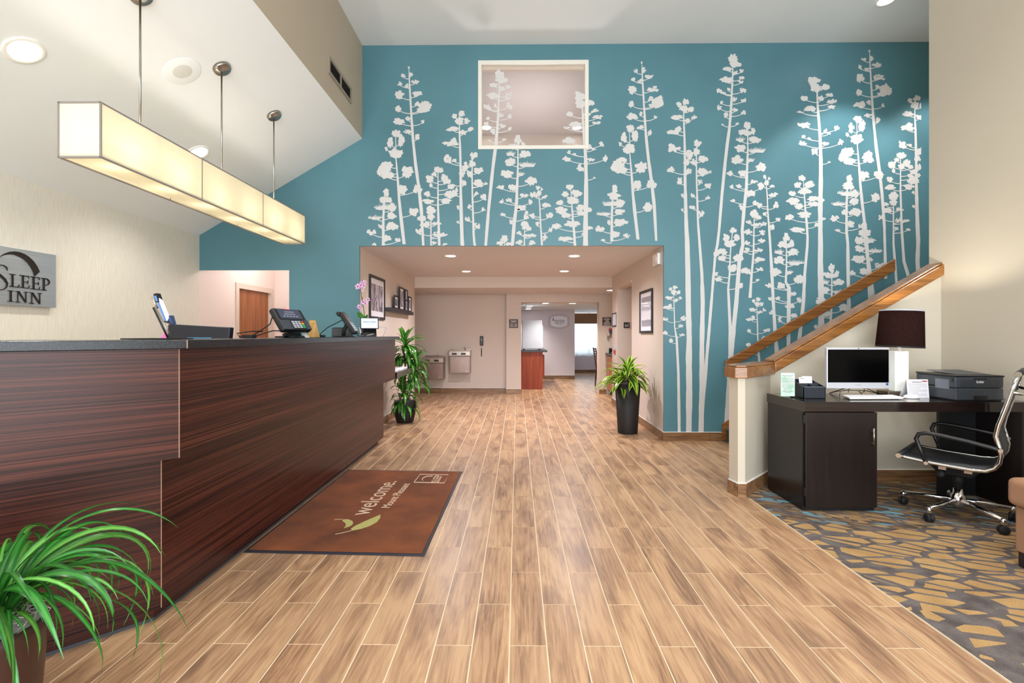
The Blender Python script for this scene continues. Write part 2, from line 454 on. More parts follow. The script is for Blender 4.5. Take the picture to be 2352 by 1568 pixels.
# entrance front behind the camera
wall('wall_front', M_CREAM, XL, -2.6, -2.8, -2.7, 0, ZT); wall('wall_front', M_CREAM, 3.7, 6.7, -2.8, -2.7, 0, ZT); wall('wall_front', M_CREAM, -2.6, 3.7, -2.8, -2.7, 3.3, ZT)
w1 = struct(MB().box(-2.6, 3.7, -2.78, -2.7, 0, .12).build('window_1', M_DGREY))
for i in range(7): MB().box(-2.6 + i * 1.02, -2.54 + i * 1.02, -2.78, -2.7, .12, 3.24).build('mullion', M_DGREY, w1)
MB().box(-2.6, 3.7, -2.78, -2.7, 3.24, 3.3).build('head_rail', M_DGREY, w1)
MB().box(-2.55, 3.65, -2.75, -2.74, .12, 3.24).build('pane', M_GLASS, w1)

# back hall on the left, with its wooden door
d0, d1 = P(540, 700, X=XL).y, P(626.5, 700, X=XL).y
DZ = P(540, 648, X=XL).z; fw = .075
YE = P(632, 700, X=XL).y
mb = MB().box(XL - .1, XL, YM, d0 + fw * .5, 0, 2.7).box(XL - .1, XL, d1 - fw * .5, YE + .1, 0, 2.7).box(XL - .1, XL, d0 + fw * .5, d1 - fw * .5, DZ - fw * .5, 2.7)
struct(mb.build('wall_hall', M_PINK))
wall('wall_hall_end', M_PINK, XL, XH, YE, YE + .1, 0, 2.7); wall('wall_hall_right', M_PINK, XH, XH + .1, YM + T, YE + .1, 0, 2.7)
wall('ceiling', M_CEIL, XL - .1, XH + .1, YM + T, YE + .1, 2.7, 2.8)
door1 = struct(MB().box(XL - .075, XL - .035, d0 + fw + .001, d1 - fw - .001, .006, DZ - fw - .001).build('door_1', M_DOORW))
fr = MB().box(XL - .1, XL + .018, d0, d0 + fw, 0, DZ).box(XL - .1, XL + .018, d1 - fw, d1, 0, DZ).box(XL - .1, XL + .018, d0 + fw, d1 - fw, DZ - fw, DZ)
fr.build('door_frame', M_TAUPE, door1)
MB().tube([(XL - .035, d1 - .2, 1.0), (XL + .01, d1 - .2, 1.0), (XL + .01, d1 - .3, 1.0)], .011).build('door_handle', M_NICKEL, door1)
bulb('back_hall_lamp', (-3.3, 6.9, 2.5), 14, (1, .9, .87), .12)

# corridor
TA = .12
al0, al1 = P(1451, 900, X=XCR).y, P(1419, 800, X=XCR).y
AZ = P(1451, 649, X=XCR).z
wall('wall_corridor_left', M_TAUPE, XCL - TA, XCL, YM + T, YB, 0, ZC)
mb = MB().box(XCR, XCR + TA, YM + T, al0, 0, ZC).box(XCR, XCR + TA, al1, YB, 0, ZC).box(XCR, XCR + TA, al0, al1, AZ, ZC)
struct(mb.build('wall_corridor_right', M_TAUPE))
# restroom alcove
wall('wall_alcove_far', M_TAUPE, XCR + TA, 3.2, al1, al1 + .1, 0, 2.5); wall('wall_alcove_near', M_TAUPE, XCR + TA, 3.2, al0 - .1, al0, 0, 2.5); wall('wall_alcove_side', M_TAUPE, 3.2, 3.3, al0 - .1, al1 + .1, 0, 2.5)
wall('ceiling', M_CCEIL, XCR + TA, 3.2, al0, al1, 2.4, 2.5)
al = struct(MB().box(XCR - .012, XCR + .0, al1 - .0, al1 + .06, 0, AZ + .05).build('trim_1', M_TAUPE))
MB().box(XCR - .012, XCR, al0 + .0, al1, AZ, AZ + .05).build('trim_head', M_TAUPE, al)
wall('ceiling', M_CCEIL, XCL - TA, XCR + TA, YM + T, YB, ZC, ZC + .1)
wall('wall_beam', M_TAUPE, -4.2, 4.2, YB, YB + .1, ZX, ZC + .1)
# cross hall
xp = P(1163, 800, Y=YP).x; xo = P(1197, 800, Y=YP).x; xq = P(1376, 800, Y=YP).x; zo = P(1280, 694, Y=YP).z
wall('wall_fountain', M_TAUPE, -4.2, xp, YF, YF + .1, 0, 2.3)
wall('wall_pilaster', M_TAUPE, xp, xo, YP, YF + .1, 0, 2.3)
wall('wall_header', M_TAUPE, xo, xq, YP, YP + .28, zo, 2.3)
wall('wall_pier', M_TAUPE, xq, 4.2, YP, YP + .28, 0, 2.3)
wall('wall_cross_left', M_TAUPE, -4.3, -4.2, YB, YF, 0, 2.3); wall('wall_cross_right', M_TAUPE, 4.2, 4.3, YB, YF, 0, 2.3)
wall('wall_cross_front', M_TAUPE, -4.2, XCL - TA, YB, YB + .1, 0, ZX); wall('wall_cross_front', M_TAUPE, XCR + TA, 4.2, YB, YB + .1, 0, ZX)
cg = struct(MB().box(-4.2, 4.2, YB + .1, YF, ZX + .012, ZX + .08).build('ceiling', M_WHITE))
for i in range(7):
    for j in range(3):
        x0 = -4.15 + i * 1.2; y0 = YB + .1 + j * .6
        MB().box(x0 + .006, x0 + 1.194, y0 + .006, min(y0 + .594, YF - .003), ZX, ZX + .014).build('ceiling_panel', M_CCEIL, cg, bevel=.004, seg=1)
# breakfast room
YR = P(1260, 870, Z=0).y; xr = P(1320, 800, Y=YR).x; YW = P(1345, 855.6, Z=0).y
ZB = 2.02
wall('wall_breakfast_back', M_LILAC, -3, xr, YR, YR + .1, 0, 2.4); wall('wall_breakfast_return', M_LILAC, xr - .1, xr, YR + .1, YW, 0, 2.4)
wx0, wx1 = P(1320, 780, Y=YW).x + .0, 5.0
wz0 = P(1345, 816, Y=YW).z + .03; wz1 = P(1345, 712, Y=YW).z - .1
mb = MB().box(xr, 6, YW, YW + .1, 0, wz0).box(xr, 6, YW, YW + .1, wz1, 2.4).box(4.4, 6, YW, YW + .1, wz0, wz1)
struct(mb.build('wall_breakfast_window', M_LILAC))
wall('wall_breakfast_left', M_LILAC, -3.1, -3, YP + .28, YR, 0, 2.4); wall('wall_breakfast_right', M_LILAC, 6, 6.1, YP + .28, YW, 0, 2.4)
wall('ceiling', M_CEIL, -3, 6, YP + .28, YR + .1, ZB, ZB + .1); wall('ceiling', M_CEIL, xr - .1, 6, YR + .1, YW + .1, ZB + .03, ZB + .1)
w3 = struct(MB().box(xr, 4.4, YW + .02, YW + .07, wz0, wz0 + .04).build('window_3', M_FRAMEW))
for x in (xr, xr + .75, xr + 1.5, 4.36): MB().box(x, x + .04, YW + .02, YW + .07, wz0 + .04, wz1).build('window_frame', M_FRAMEW, w3)
MB().box(xr + .04, 4.36, YW + .04, YW + .045, wz0 + .04, wz1).build('pane', M_GLASS, w3)

# upper window in the mural wall and the room behind it
w2 = struct(MB().box(WX0, WX1, YM - .012, YM + .10, WZ0, WZ0 + .045).build('window_2', M_FRAMEW, bevel=.004))
MB().box(WX0, WX1, YM - .012, YM + .10, WZ1 - .05, WZ1).build('window_frame', M_FRAMEW, w2, bevel=.004)
for x0 in (WX0, WX1 - .045): MB().box(x0, x0 + .045, YM - .012, YM + .10, WZ0 + .045, WZ1 - .05).build('window_frame', M_FRAMEW, w2, bevel=.004)
MB().box(WX0 + .045, WX1 - .045, YM + .012, YM + .018, WZ0 + .045, WZ1 - .05).build('pane', M_GLASS, w2)
MB().box(WX0 + .045, WX1 - .045, YM + .05, YM + .09, WZ1 - .085, WZ1 - .05).build('shade_roll', M_TAUPE, w2)
UZ = 4.80; UY = P(1225, 309, Z=UZ).y
bulb('upper_room_fill', (.2, 7.1, 3.6), 26, (1, .93, .9), .15)  # added point light without a fixture, brightens the room behind the upper window
wall('wall_upper_back', M_TAUPE, -3, 3, UY, UY + .1, 2.6, UZ); wall('wall_upper_left', M_TAUPE, -3.1, -3, YM + T, UY, 2.6, UZ); wall('wall_upper_right', M_TAUPE, 3, 3.1, YM + T, UY, 2.6, UZ)
wall('ceiling', M_CCEIL, -3, 3, YM + T, UY, UZ, UZ + .1); wall('floor_upper', M_CARPET, -3, 3, YM + T, UY, 2.55, 2.6)

# baseboards of wood-look tile, each with its tiles and a pale caulk line on top
def baseboard(name, p0, p1, h=.105, t=.013, first=.62, L=.62):
    p0 = Vector((p0[0], p0[1], 0)); p1 = Vector((p1[0], p1[1], 0)); d = (p1 - p0); ln = d.length; d.normalize(); n = Vector((d.y, -d.x, 0))
    def seg(u0, u1, z0, z1, tt): return [p0 + d * u0 + Vector((0, 0, z0)), p0 + d * u1 + Vector((0, 0, z0)), p0 + d * u1 + n * tt + Vector((0, 0, z0)), p0 + d * u0 + n * tt + Vector((0, 0, z0))], (0, 0, z1 - z0)
    o = struct(MB().prism(*seg(0, ln, h - .002, h + .006, t * .7)).build(name, M_WHITE))
    u = 0; e = min(first, ln)
    while u < ln - .005:
        MB().prism(*seg(u + .001, e - .001, 0, h, t)).build('tile', M_BASE, o); u = e; e = min(e + L, ln)
    return o
baseboard('baseboard_back', (XCR - .013, YM), (2.51, YM), first=P(1633, 1005, Y=YM).x - XCR)
baseboard('baseboard_corridor_right', (XCR, al0), (XCR, YM - .013), first=.5)
baseboard('baseboard_corridor_right', (XCR, YB), (XCR, al1 + .06))
baseboard('baseboard_corridor_left', (XCL, YM), (XCL, YB))
baseboard('baseboard_cross', (-4.2, YF), (xp, YF)); baseboard('baseboard_pilaster', (xp, YP), (xo, YP))
baseboard('baseboard_pilaster', (xp, YF - .013), (xp, YP)); baseboard('baseboard_pier', (xq, YP), (1.95, YP))
baseboard('baseboard_breakfast', (.6, YR), (xr, YR)); baseboard('baseboard_breakfast', (xr, YW), (5.5, YW))
baseboard('baseboard_back_left', (XH, YM), (XCL, YM))
baseboard('baseboard_left', (XL, -1), (XL, YM)); baseboard('baseboard_right', (XR, 4.31), (XR, -1))

# stair: half wall, newel stub, oak caps, steps, hand rail, skirt
YHW = 4.315
ca, cb = P(1777.7, 857.9, Y=YHW - .03), P(2148, 641.4, Y=YHW - .03)
sl = (cb.z - ca.z) / (cb.x - ca.x); zl = ca.z
def capz(x): return zl + sl * (x - ca.x)
hw = struct(MB().prism([(2.245, YHW, 0), (XR, YHW, 0), (XR, YHW, capz(XR) + .02), (2.28, YHW, capz(2.28) + .02), (2.245, YHW, zl)], (0, .14, 0)).build('wall_stair', M_CREAM))
nw = struct(MB().prism([(1.772, 3.905, 0), (1.828, 3.9, 0), (2.245, YHW, 0), (2.245, YHW + .14, 0), (2.17, YHW + .14, 0), (1.752, 4.02, 0)], (0, 0, zl)).build('wall_newel', M_CREAM))
def level_cap(g, z0, z1, nm):
    q = [(1.772 - g, 3.905 - g * .7, z0), (1.828 + g * .2, 3.9 - g, z0), (2.27, YHW - g, z0), (2.27, YHW + .14 + g, z0), (2.16, YHW + .14 + g, z0), (1.752 - g, 4.02 + g * .6, z0)]
    MB().prism(q, (0, 0, z1 - z0)).build(nm, M_OAKD, nw, bevel=.006)
level_cap(.032, zl - .005, zl + .082, 'oak_cap'); level_cap(.018, zl + .082, zl + .097, 'oak_cap_lip')
def slope_cap(g, z0, z1, nm):
    MB().prism([(2.27, YHW - g, capz(2.27) + z0), (XR + .012, YHW - g, capz(XR) + z0), (XR + .012, YHW - g, capz(XR) + z1), (2.27, YHW - g, capz(2.27) + z1)], (0, .14 + 2 * g, 0)).build(nm, M_OAKD, hw, bevel=.008)
slope_cap(.032, 0, .095, 'oak_cap'); slope_cap(.016, .095, .115, 'oak_cap_lip')
baseboard('baseboard_newel', (1.75, 4.02), (1.772, 3.905)); baseboard('baseboard_newel', (1.766, 3.904), (1.83, 3.9)); baseboard('baseboard_newel', (1.828, 3.9), (2.245, YHW)); baseboard('baseboard_stair', (2.245, YHW), (XR, YHW))
M_STAIRC = M('green_stair_carpet', '#56655f', .95, var=.5, vs=90, bump=.4)
st = thing('staircase', 'carpeted staircase climbing to the right between mural and half wall', 'staircase', (2.55, 5.2, 0))
for i in range(14):
    x = 2.55 + i * .28; z = .168 * (i + 1)
    MB().box(x, x + .02, YHW + .15, YM - .03, z - .168, z - .03).build('riser', M_STAIRC, st)
    MB().box(x - .025, x + .29, YHW + .15, YM - .03, z - .03, z).build('tread', M_STAIRC, st, bevel=.012)
sk = struct(MB().prism([(2.5, YM - .024, 0), (6.5, YM - .024, 2.2), (6.5, YM - .024, 2.62), (2.5, YM - .024, .21)], (0, .022, 0)).build('trim_2', M_OAK))
r0, r1, r2, r3 = P(1667, 853, Y=YM - .1), P(2057, 621, Y=YM - .1), P(2057, 594, Y=YM - .1), P(1667, 829, Y=YM - .1)
hr = tag(MB().prism([r0, r1, r2, r3], (0, .035, 0)).build('handrail', M_OAK, bevel=.005), 'oak board handrail fixed along the tree mural above the stairs', 'handrail')
for t in (.06, .4, .75):
    c = (r0.lerp(r1, t) + r3.lerp(r2, t)) / 2
    MB().box(c.x - .02, c.x + .02, YM - .066, YM - .001, c.z - .02, c.z + .02).build('bracket', M_OAKD, hr)

# ---------------------------------------------------------------- tree mural: printed motifs that repeat along the wall
rng = random.Random(5)
MUR = {}
def motif(k, s, ox, oy, trunk, widths, clumps):
    MUR[k] = ([((x / s + ox), (y / s + oy)) for x, y in trunk], [w / s for w in widths],
              [(x / s + ox, y / s + oy, a / s, b / s, c) for x, y, a, b, c in clumps])
motif('A', 3.4075, 830, 120, [(372,112),(375,200),(380,290),(390,470),(405,690),(425,880),(450,1060),(470,1240),(485,1512)], [3,9,13,16,20,24,25,25,18],
 [(372,118,9,16,'s'),(325,185,22,20,'s'),(385,175,20,28,'s'),(430,230,40,22,'s'),(300,250,22,22,'s'),(355,262,25,20,'s'),(298,333,34,36,'f'),(450,325,55,26,'s'),(500,425,54,46,'f'),(440,402,30,22,'s'),(470,455,42,22,'f'),(290,445,25,27,'f'),(365,520,22,22,'s'),(295,540,46,28,'f'),(480,545,15,20,'s'),(360,622,35,20,'s'),(438,665,24,30,'s')])
motif('B', 3.4075, 830, 120, [(268,650),(272,850),(285,1000),(295,1150),(310,1300),(335,1512)], [5,9,16,21,25,25],
 [(275,645,34,32,'f'),(310,700,28,50,'f'),(225,715,25,42,'f'),(195,765,15,20,'s'),(270,802,54,40,'f'),(185,915,50,48,'f'),(150,945,30,32,'f'),(212,890,38,24,'f'),(205,975,50,30,'f'),(360,945,46,50,'f'),(325,1085,38,38,'f'),(440,1080,40,36,'f'),(412,1258,38,36,'f')])
motif('C', 3.2, 1500, 90, [(695,640),(695,830),(690,960),(685,1100),(668,1250),(655,1400),(648,1512)], [6,12,18,22,24,24,24],
 [(693,635,26,38,'f'),(735,675,18,28,'f'),(665,685,40,24,'f'),(700,690,40,18,'f'),(640,735,34,27,'k'),(745,740,44,26,'f'),(640,800,42,32,'f'),(760,815,64,28,'k'),(615,885,46,32,'f'),(715,885,30,22,'k'),(790,940,42,32,'f'),(570,985,34,20,'s'),(655,985,30,26,'f'),(740,1045,38,16,'s'),(575,1085,22,18,'s'),(630,1080,28,18,'s'),(720,1135,36,24,'f'),(790,1090,22,25,'s'),(585,1185,24,16,'s'),(645,1235,14,30,'s'),(755,1205,30,20,'s')])
motif('c', 3.4075, 830, 120, [(190,1100),(178,1180),(172,1300),(172,1512)], [8,14,18,24],
 [(195,1100,24,34,'f'),(190,1155,54,30,'f'),(185,1210,90,32,'k'),(235,1215,34,36,'f'),(110,1292,60,24,'k'),(235,1278,40,28,'f'),(240,1360,54,32,'f'),(150,1360,24,22,'s'),(80,1410,40,30,'s'),(200,1455,34,28,'f'),(290,1470,32,22,'s'),(100,1502,26,12,'s')])
motif('D', 3.2, 1500, 90, [(225,470),(225,600),(230,700),(235,900),(235,1050),(240,1250),(245,1400),(250,1512)], [5,11,16,18,20,26,28,30],
 [(240,460,28,22,'f'),(190,480,20,20,'f'),(225,512,32,28,'f'),(278,515,24,22,'f'),(175,575,46,20,'f'),(305,575,26,20,'s'),(255,600,36,22,'s'),(160,682,64,22,'s'),(185,660,24,22,'f'),(135,800,44,36,'s'),(185,805,22,15,'s'),(130,960,28,24,'f'),(195,1040,24,34,'s'),(265,850,26,42,'s'),(262,970,28,28,'s'),(245,905,24,24,'f'),(215,1150,14,16,'s'),(215,1255,14,12,'s')])
motif('E', 3.2, 1500, 90, [(320,760),(318,900),(320,1050),(325,1200),(330,1350),(343,1512)], [7,10,12,14,16,19],
 [(330,770,32,34,'s'),(318,830,28,28,'f'),(365,880,38,26,'f'),(300,905,28,28,'s'),(270,855,24,40,'s'),(365,975,38,32,'f'),(420,975,15,15,'s'),(345,1050,22,20,'s'),(405,1075,32,30,'s'),(295,1145,20,22,'s'),(400,1165,20,18,'s'),(285,1235,28,18,'s'),(355,1285,27,28,'s')])
motif('F', 3.2, 1500, 90, [(587,170),(583,300),(578,400),(572,520),(560,660),(545,770),(530,900),(505,1150),(485,1400),(472,1512)], [7,12,14,18,21,24,23,22,20,20],
 [(590,145,36,36,'f'),(592,180,34,28,'f'),(625,185,26,18,'f'),(545,220,34,18,'f'),(650,235,22,16,'s'),(605,245,22,20,'s'),(540,300,48,24,'f'),(655,285,30,14,'s'),(645,315,22,16,'s'),(490,378,27,24,'s'),(515,395,22,14,'s'),(660,372,30,26,'s'),(555,370,16,16,'s'),(500,465,16,16,'s'),(487,503,24,22,'s'),(600,440,18,20,'s'),(665,450,24,18,'s'),(605,520,28,18,'s'),(665,540,20,18,'s'),(537,560,22,26,'s'),(620,622,20,12,'s'),(512,628,12,8,'s')])
motif('G', 3.076, 1800, 90, [(235,360),(240,480),(250,600),(258,720),(262,850),(262,1000),(258,1200),(258,1350),(260,1450)], [10,16,20,24,26,30,32,34,36],
 [(215,295,42,36,'f'),(225,345,38,34,'f'),(290,338,34,22,'f'),(145,418,26,20,'f'),(265,420,27,24,'s'),(320,395,32,18,'s'),(345,440,42,18,'s'),(335,480,32,16,'s'),(185,492,46,22,'f'),(120,515,30,10,'s'),(140,605,54,26,'s'),(290,650,22,20,'s'),(375,630,24,22,'s'),(320,665,20,10,'s'),(140,690,18,16,'s'),(180,700,15,10,'s'),(130,735,34,20,'s'),(400,730,26,26,'s'),(295,740,32,16,'s'),(220,795,30,28,'s'),(320,868,14,7,'s')])
motif('H', 3.076, 1800, 90, [(137,980),(145,1090),(152,1200),(162,1300),(168,1400),(166,1450)], [5,8,14,18,18,18],
 [(130,980,27,22,'f'),(100,1030,26,22,'f'),(180,1025,38,28,'f'),(150,1075,47,26,'f'),(60,1090,26,20,'f'),(65,1145,44,28,'f'),(105,1180,32,22,'f'),(215,1125,44,22,'f'),(215,1165,42,18,'f'),(150,1240,54,24,'f'),(38,1258,33,22,'f'),(270,1140,18,18,'f'),(268,1270,27,14,'f'),(98,1347,54,20,'f'),(235,1312,22,16,'f')])
motif('I', 3.4075, 830, 120, [(600,920),(600,1060),(600,1200),(605,1350),(610,1512)], [6,10,14,18,20],
 [(605,920,39,26,'f'),(535,990,34,32,'f'),(570,955,22,18,'f'),(545,1040,14,18,'f'),(650,980,32,30,'f'),(680,1010,24,18,'f'),(705,1050,30,22,'f'),(515,1108,26,24,'f'),(520,1168,47,20,'f'),(700,1115,50,32,'f'),(665,1165,42,24,'f'),(745,1075,14,22,'s')])
motif('M', 3.4075, 830, 120, [(545,1240),(545,1512)], [8,12],
 [(545,1240,37,40,'f'),(545,1290,32,24,'f'),(590,1340,47,16,'s'),(480,1300,42,22,'s'),(500,1350,42,22,'f'),(450,1400,32,28,'s'),(640,1430,42,18,'s'),(585,1425,32,22,'s'),(570,1490,25,15,'s'),(660,1500,25,12,'s')])
motif('J', 3.41, 1080, 120, [(533,1070),(545,1200),(550,1330),(562,1512)], [6,10,12,16],
 [(530,1060,20,20,'s'),(560,1070,15,13,'s'),(500,1115,34,30,'s'),(580,1130,32,16,'s'),(540,1105,22,20,'f'),(595,1200,42,24,'s'),(485,1280,22,26,'s'),(620,1280,32,28,'s'),(440,1260,20,20,'s'),(525,1345,24,20,'s'),(630,1390,24,20,'s'),(585,1450,24,26,'s')])
motif('K', 3.2, 1500, 90, [(743,1280),(738,1568),(722,1750),(712,1900)], [6,14,18,24],
 [(745,1285,33,36,'f'),(775,1310,22,16,'f'),(705,1345,30,16,'s'),(760,1365,42,14,'s'),(810,1360,32,18,'s'),(700,1415,34,24,'s'),(800,1420,27,20,'s'),(690,1495,34,20,'s'),(800,1480,30,22,'s'),(690,1540,26,14,'s'),(775,1550,34,18,'s'),(685,1560,24,14,'s'),(785,1620,46,20,'s'),(705,1710,26,20,'s'),(785,1690,34,16,'s'),(770,1770,20,10,'s')])
motif('L', 3.41, 1080, 120, [(270,1450),(270,1512)], [6,7], [(270,1460,32,27,'f'),(235,1495,30,17,'f'),(300,1500,24,13,'f')])
motif('N', 3.075, 1500, 500, [(560,100),(545,250),(540,400),(530,500),(545,800),(548,970)], [5,10,14,15,24,36],
 [(565,90,28,22,'f'),(590,138,24,26,'f'),(515,140,24,30,'f'),(545,182,42,28,'f'),(490,240,37,24,'f'),(445,255,22,20,'f'),(485,285,30,22,'f'),(600,285,38,26,'f'),(560,355,37,27,'f'),(645,370,29,22,'f'),(440,395,26,18,'s'),(462,435,26,18,'f'),(615,478,26,20,'f')])
motif('S', 3.2, 1500, 90, [(225,470),(225,600),(230,700),(235,900),(240,1050)], [4,9,12,14,15], [c for c in [(240,460,28,22,'f'),(190,480,20,20,'f'),(225,512,32,28,'f'),(278,515,24,22,'f'),(175,575,46,20,'f'),(305,575,26,20,'s'),(255,600,36,22,'s'),(160,682,64,22,'s'),(185,660,24,22,'f'),(330,800,44,30,'s'),(135,810,34,26,'s'),(300,880,32,22,'s'),(130,960,28,24,'f'),(320,980,36,16,'s'),(195,1040,24,34,'s')]])
def on_mural(px, py): p = P(px, py, Y=YM); return p.x, p.z
def place_tree(k, dx=0, dy=0, flip=False, sc=1.0, extra=None, ew=None, ymax=None, xmax=None):
    tr, ws, cl = MUR[k]; ax, ay = tr[0]
    def tf(x, y): return (ax + (-(x - ax) if flip else (x - ax)) * sc + dx, ay + (y - ay) * sc + dy)
    pts = [tf(*p) for p in tr]; wd = [w * sc for w in ws]
    if extra:
        kp = [i for i, p in enumerate(pts) if p[1] < extra[0][1] - 12]
        pts = [pts[i] for i in kp] + [(x, y) for x, y in extra]; wd = [wd[i] for i in kp] + ew
    mb = MB(); layer = [0]
    U = YM / F_PX
    def plane(px, py):
        if xmax: px = min(px, xmax)
        if ymax: py = min(py, ymax)
        x, z = on_mural(px, py); return (x, YM - .0015 - layer[0], z)
    def nxt(): layer[0] = rng.uniform(0, .0007)
    layer[0] = rng.uniform(.0001, .0008)
    # trunk with small irregularities
    fine = []
    for (p, q, w0, w1) in zip(pts, pts[1:], wd, wd[1:]):
        m = max(1, int(math.hypot(q[0] - p[0], q[1] - p[1]) / 14))
        for i in range(m):
            t = i / m; fine.append((p[0] + (q[0] - p[0]) * t, p[1] + (q[1] - p[1]) * t, (w0 + (w1 - w0) * t) * rng.uniform(.9, 1.1)))
    fine.append((*pts[-1], wd[-1]))
    vs = []
    for x, y, w in fine: vs += [plane(x - w / 2, y), plane(x + w / 2, y)]
    mb.add(vs, [(2 * i, 2 * i + 1, 2 * i + 3, 2 * i + 2) for i in range(len(fine) - 1)])
    def trunk_at(y):
        for (p, q) in zip(pts, pts[1:]):
            if p[1] <= y <= q[1]: return p[0] + (q[0] - p[0]) * (y - p[1]) / max(q[1] - p[1], .01)
        return pts[0][0] if y < pts[0][1] else pts[-1][0]
    def blob(x, y, rx, ry, n, jag):
        nxt(); out = []
        ph = rng.uniform(0, 6)
        for i in range(n):
            t = 2 * math.pi * i / n
            r = (1 + .14 * math.sin(3 * t + ph) + .1 * math.sin(5 * t + ph * 2)) * (1 - jag * rng.random())
            out.append(plane(x + rx * r * math.cos(t), y - ry * r * math.sin(t)))
        c = plane(x, y); b = mb.add([c] + out, [(0, i + 1, (i + 1) % n + 1) for i in range(n)])
    def stick(x0, y0, x1, y1, w, sag):
        nxt(); k2 = 6; prev = []
        for i in range(k2 + 1):
            t = i / k2; x = x0 + (x1 - x0) * t; y = y0 + (y1 - y0) * t + sag * math.sin(math.pi * t)
            ww = w * (1 - .35 * t); prev.append((x, y, ww))
        vs = []
        for i, (x, y, ww) in enumerate(prev):
            a, b = prev[max(i - 1, 0)], prev[min(i + 1, k2)]
            tx, ty = b[0] - a[0], b[1] - a[1]; l = math.hypot(tx, ty) or 1
            nx, ny = -ty / l * ww / 2, tx / l * ww / 2
            vs += [plane(x - nx, y - ny), plane(x + nx, y + ny)]
        mb.add(vs, [(2 * i, 2 * i + 1, 2 * i + 3, 2 * i + 2) for i in range(k2)])
    for (x, y, rx, ry, kind) in cl:
        x, y = tf(x, y); rx *= sc; ry *= sc
        if ymax and y - ry > ymax: continue
        if xmax and x - rx > xmax: continue
        ty = y + ry * .75 + abs(x - trunk_at(y)) * .16
        stick(trunk_at(ty), ty, x, y + ry * .35, 2.1 * sc, 2.2)
        if kind == 'f':
            blob(x, y, rx * 1.02, ry * 1.0, 40, .34)
            for i in range(7):
                t = rng.uniform(0, 6.28); q = rng.uniform(.24, .46)
                blob(x + rx * .74 * math.cos(t), y - ry * .72 * math.sin(t), rx * q, ry * q, 13, .42)
        elif kind == 'k':
            blob(x, y + ry * .3, rx * .95, ry * .55, 26, .25)
            for i in range(15):
                t = -1 + 2 * i / 14; bx = x + rx * .9 * t; by = y + ry * .2
                h = ry * rng.uniform(.6, 1.2) * (1 - .4 * abs(t)); w = rx * .06
                lean = (.35 + .3 * t) * ry * .5 * (-1 if flip else 1)
                nxt(); mb.poly([plane(bx - w, by), plane(bx + w, by), plane(bx + lean + w * .4, by - h), plane(bx + lean - w * .3, by - h * .95)])
        else:
            for i in range(13):
                t = rng.uniform(0, 6.28); r = rng.random() ** .6
                bx, by = x + rx * .78 * r * math.cos(t), y - ry * .72 * r * math.sin(t)
                q = rng.uniform(.28, .46); blob(bx, by, max(rx, ry) * q * .8, min(rx, ry) * q * 1.15, 10, .4)
            blob(x, y + ry * .15, rx * .62, ry * .5, 16, .35)
    return mb.build('tree_print', M_PRINT, wall_back, recalc=False)
CUT, RIM = 564.2, 2115.5
for dx, dy in ((0, 0), (534.8, -10.8)): place_tree('A', dx, dy, ymax=CUT); place_tree('B', dx * 1.004, dy - 3, ymax=CUT)
place_tree('A', 1057.8, -38, extra=[(2031, 520), (2034, 640)], ew=[6, 7]); place_tree('B', 1059, -35.5, extra=[(1988, 560), (2000, 640), (2010, 720)], ew=[8, 9, 10])
place_tree('C', 0, 0, extra=[(1706, 562), (1698, 600), (1691, 695), (1682, 780), (1676, 860), (1669, 972)], ew=[8, 9, 10, 11, 11, 12])
place_tree('C', -527.6, 32.4, ymax=CUT); place_tree('C', 89.1, 257.6, extra=[(1812, 660), (1811, 760), (1810, 900)], ew=[8, 9, 10])
place_tree('C', 193, 328, sc=.95)
place_tree('c', 0, 0, ymax=CUT); place_tree('c', 524.7, -9, ymax=CUT)
place_tree('c', 1063.7, -32, extra=[(1947, 560), (1948, 640), (1950, 730)], ew=[7, 8, 9]); place_tree('c', 1101, 76, flip=True, extra=[(1991, 560), (1998, 700)], ew=[7, 8])
place_tree('D', -515.1, 26.9, ymax=CUT); place_tree('E', -515.1, 26.9, ymax=CUT)
place_tree('D', 0, 0, extra=[(1578, 549), (1580, 630), (1581, 711), (1583, 776), (1582, 825), (1583, 890), (1582, 992)], ew=[11, 11, 12, 13, 14, 14, 13])
place_tree('E', 0, 0, extra=[(1606, 549), (1612, 630), (1614, 695), (1612, 793), (1612, 890), (1610, 992)], ew=[6, 7, 10, 11, 12, 12])
place_tree('D', 530.6, -8.2, xmax=RIM, extra=[(2107, 600), (2110, 640)], ew=[10, 10])
place_tree('S', -23, 425, sc=.67, extra=[(1554, 776), (1558, 857), (1560, 992)], ew=[5, 6, 7]); place_tree('S', 168, 452, sc=.67, extra=[(1742, 810), (1745, 840)], ew=[5, 5])
place_tree('F', 0, 0, extra=[(1643, 581), (1635, 679), (1627, 776), (1620, 858), (1612, 940)], ew=[6, 6, 7, 8, 10]); place_tree('F', -536, 36.6, ymax=CUT)
place_tree('G', 0, 0, extra=[(1884, 600), (1886, 700), (1886, 790)], ew=[13, 14, 14]); place_tree('G', -539, 36, ymax=CUT)
place_tree('H', 0, 0, extra=[(1854, 565), (1848, 630), (1845, 695), (1835, 786)], ew=[6, 7, 8, 9]); place_tree('H', -534, 20.8, ymax=CUT)
place_tree('I', 0, 0, ymax=CUT); place_tree('I', 1062, -32.6, extra=[(2076, 600), (2088, 640)], ew=[7, 8])
place_tree('M', 0, 0, ymax=CUT); place_tree('M', 1062, -32.6, extra=[(2052, 560), (2059, 650)], ew=[5, 6])
place_tree('J', 0, 0, ymax=CUT); place_tree('J', 522, -24, extra=[(1768, 549), (1772, 614), (1776, 695), (1780, 760), (1785, 820)], ew=[5, 7, 7, 8, 10])
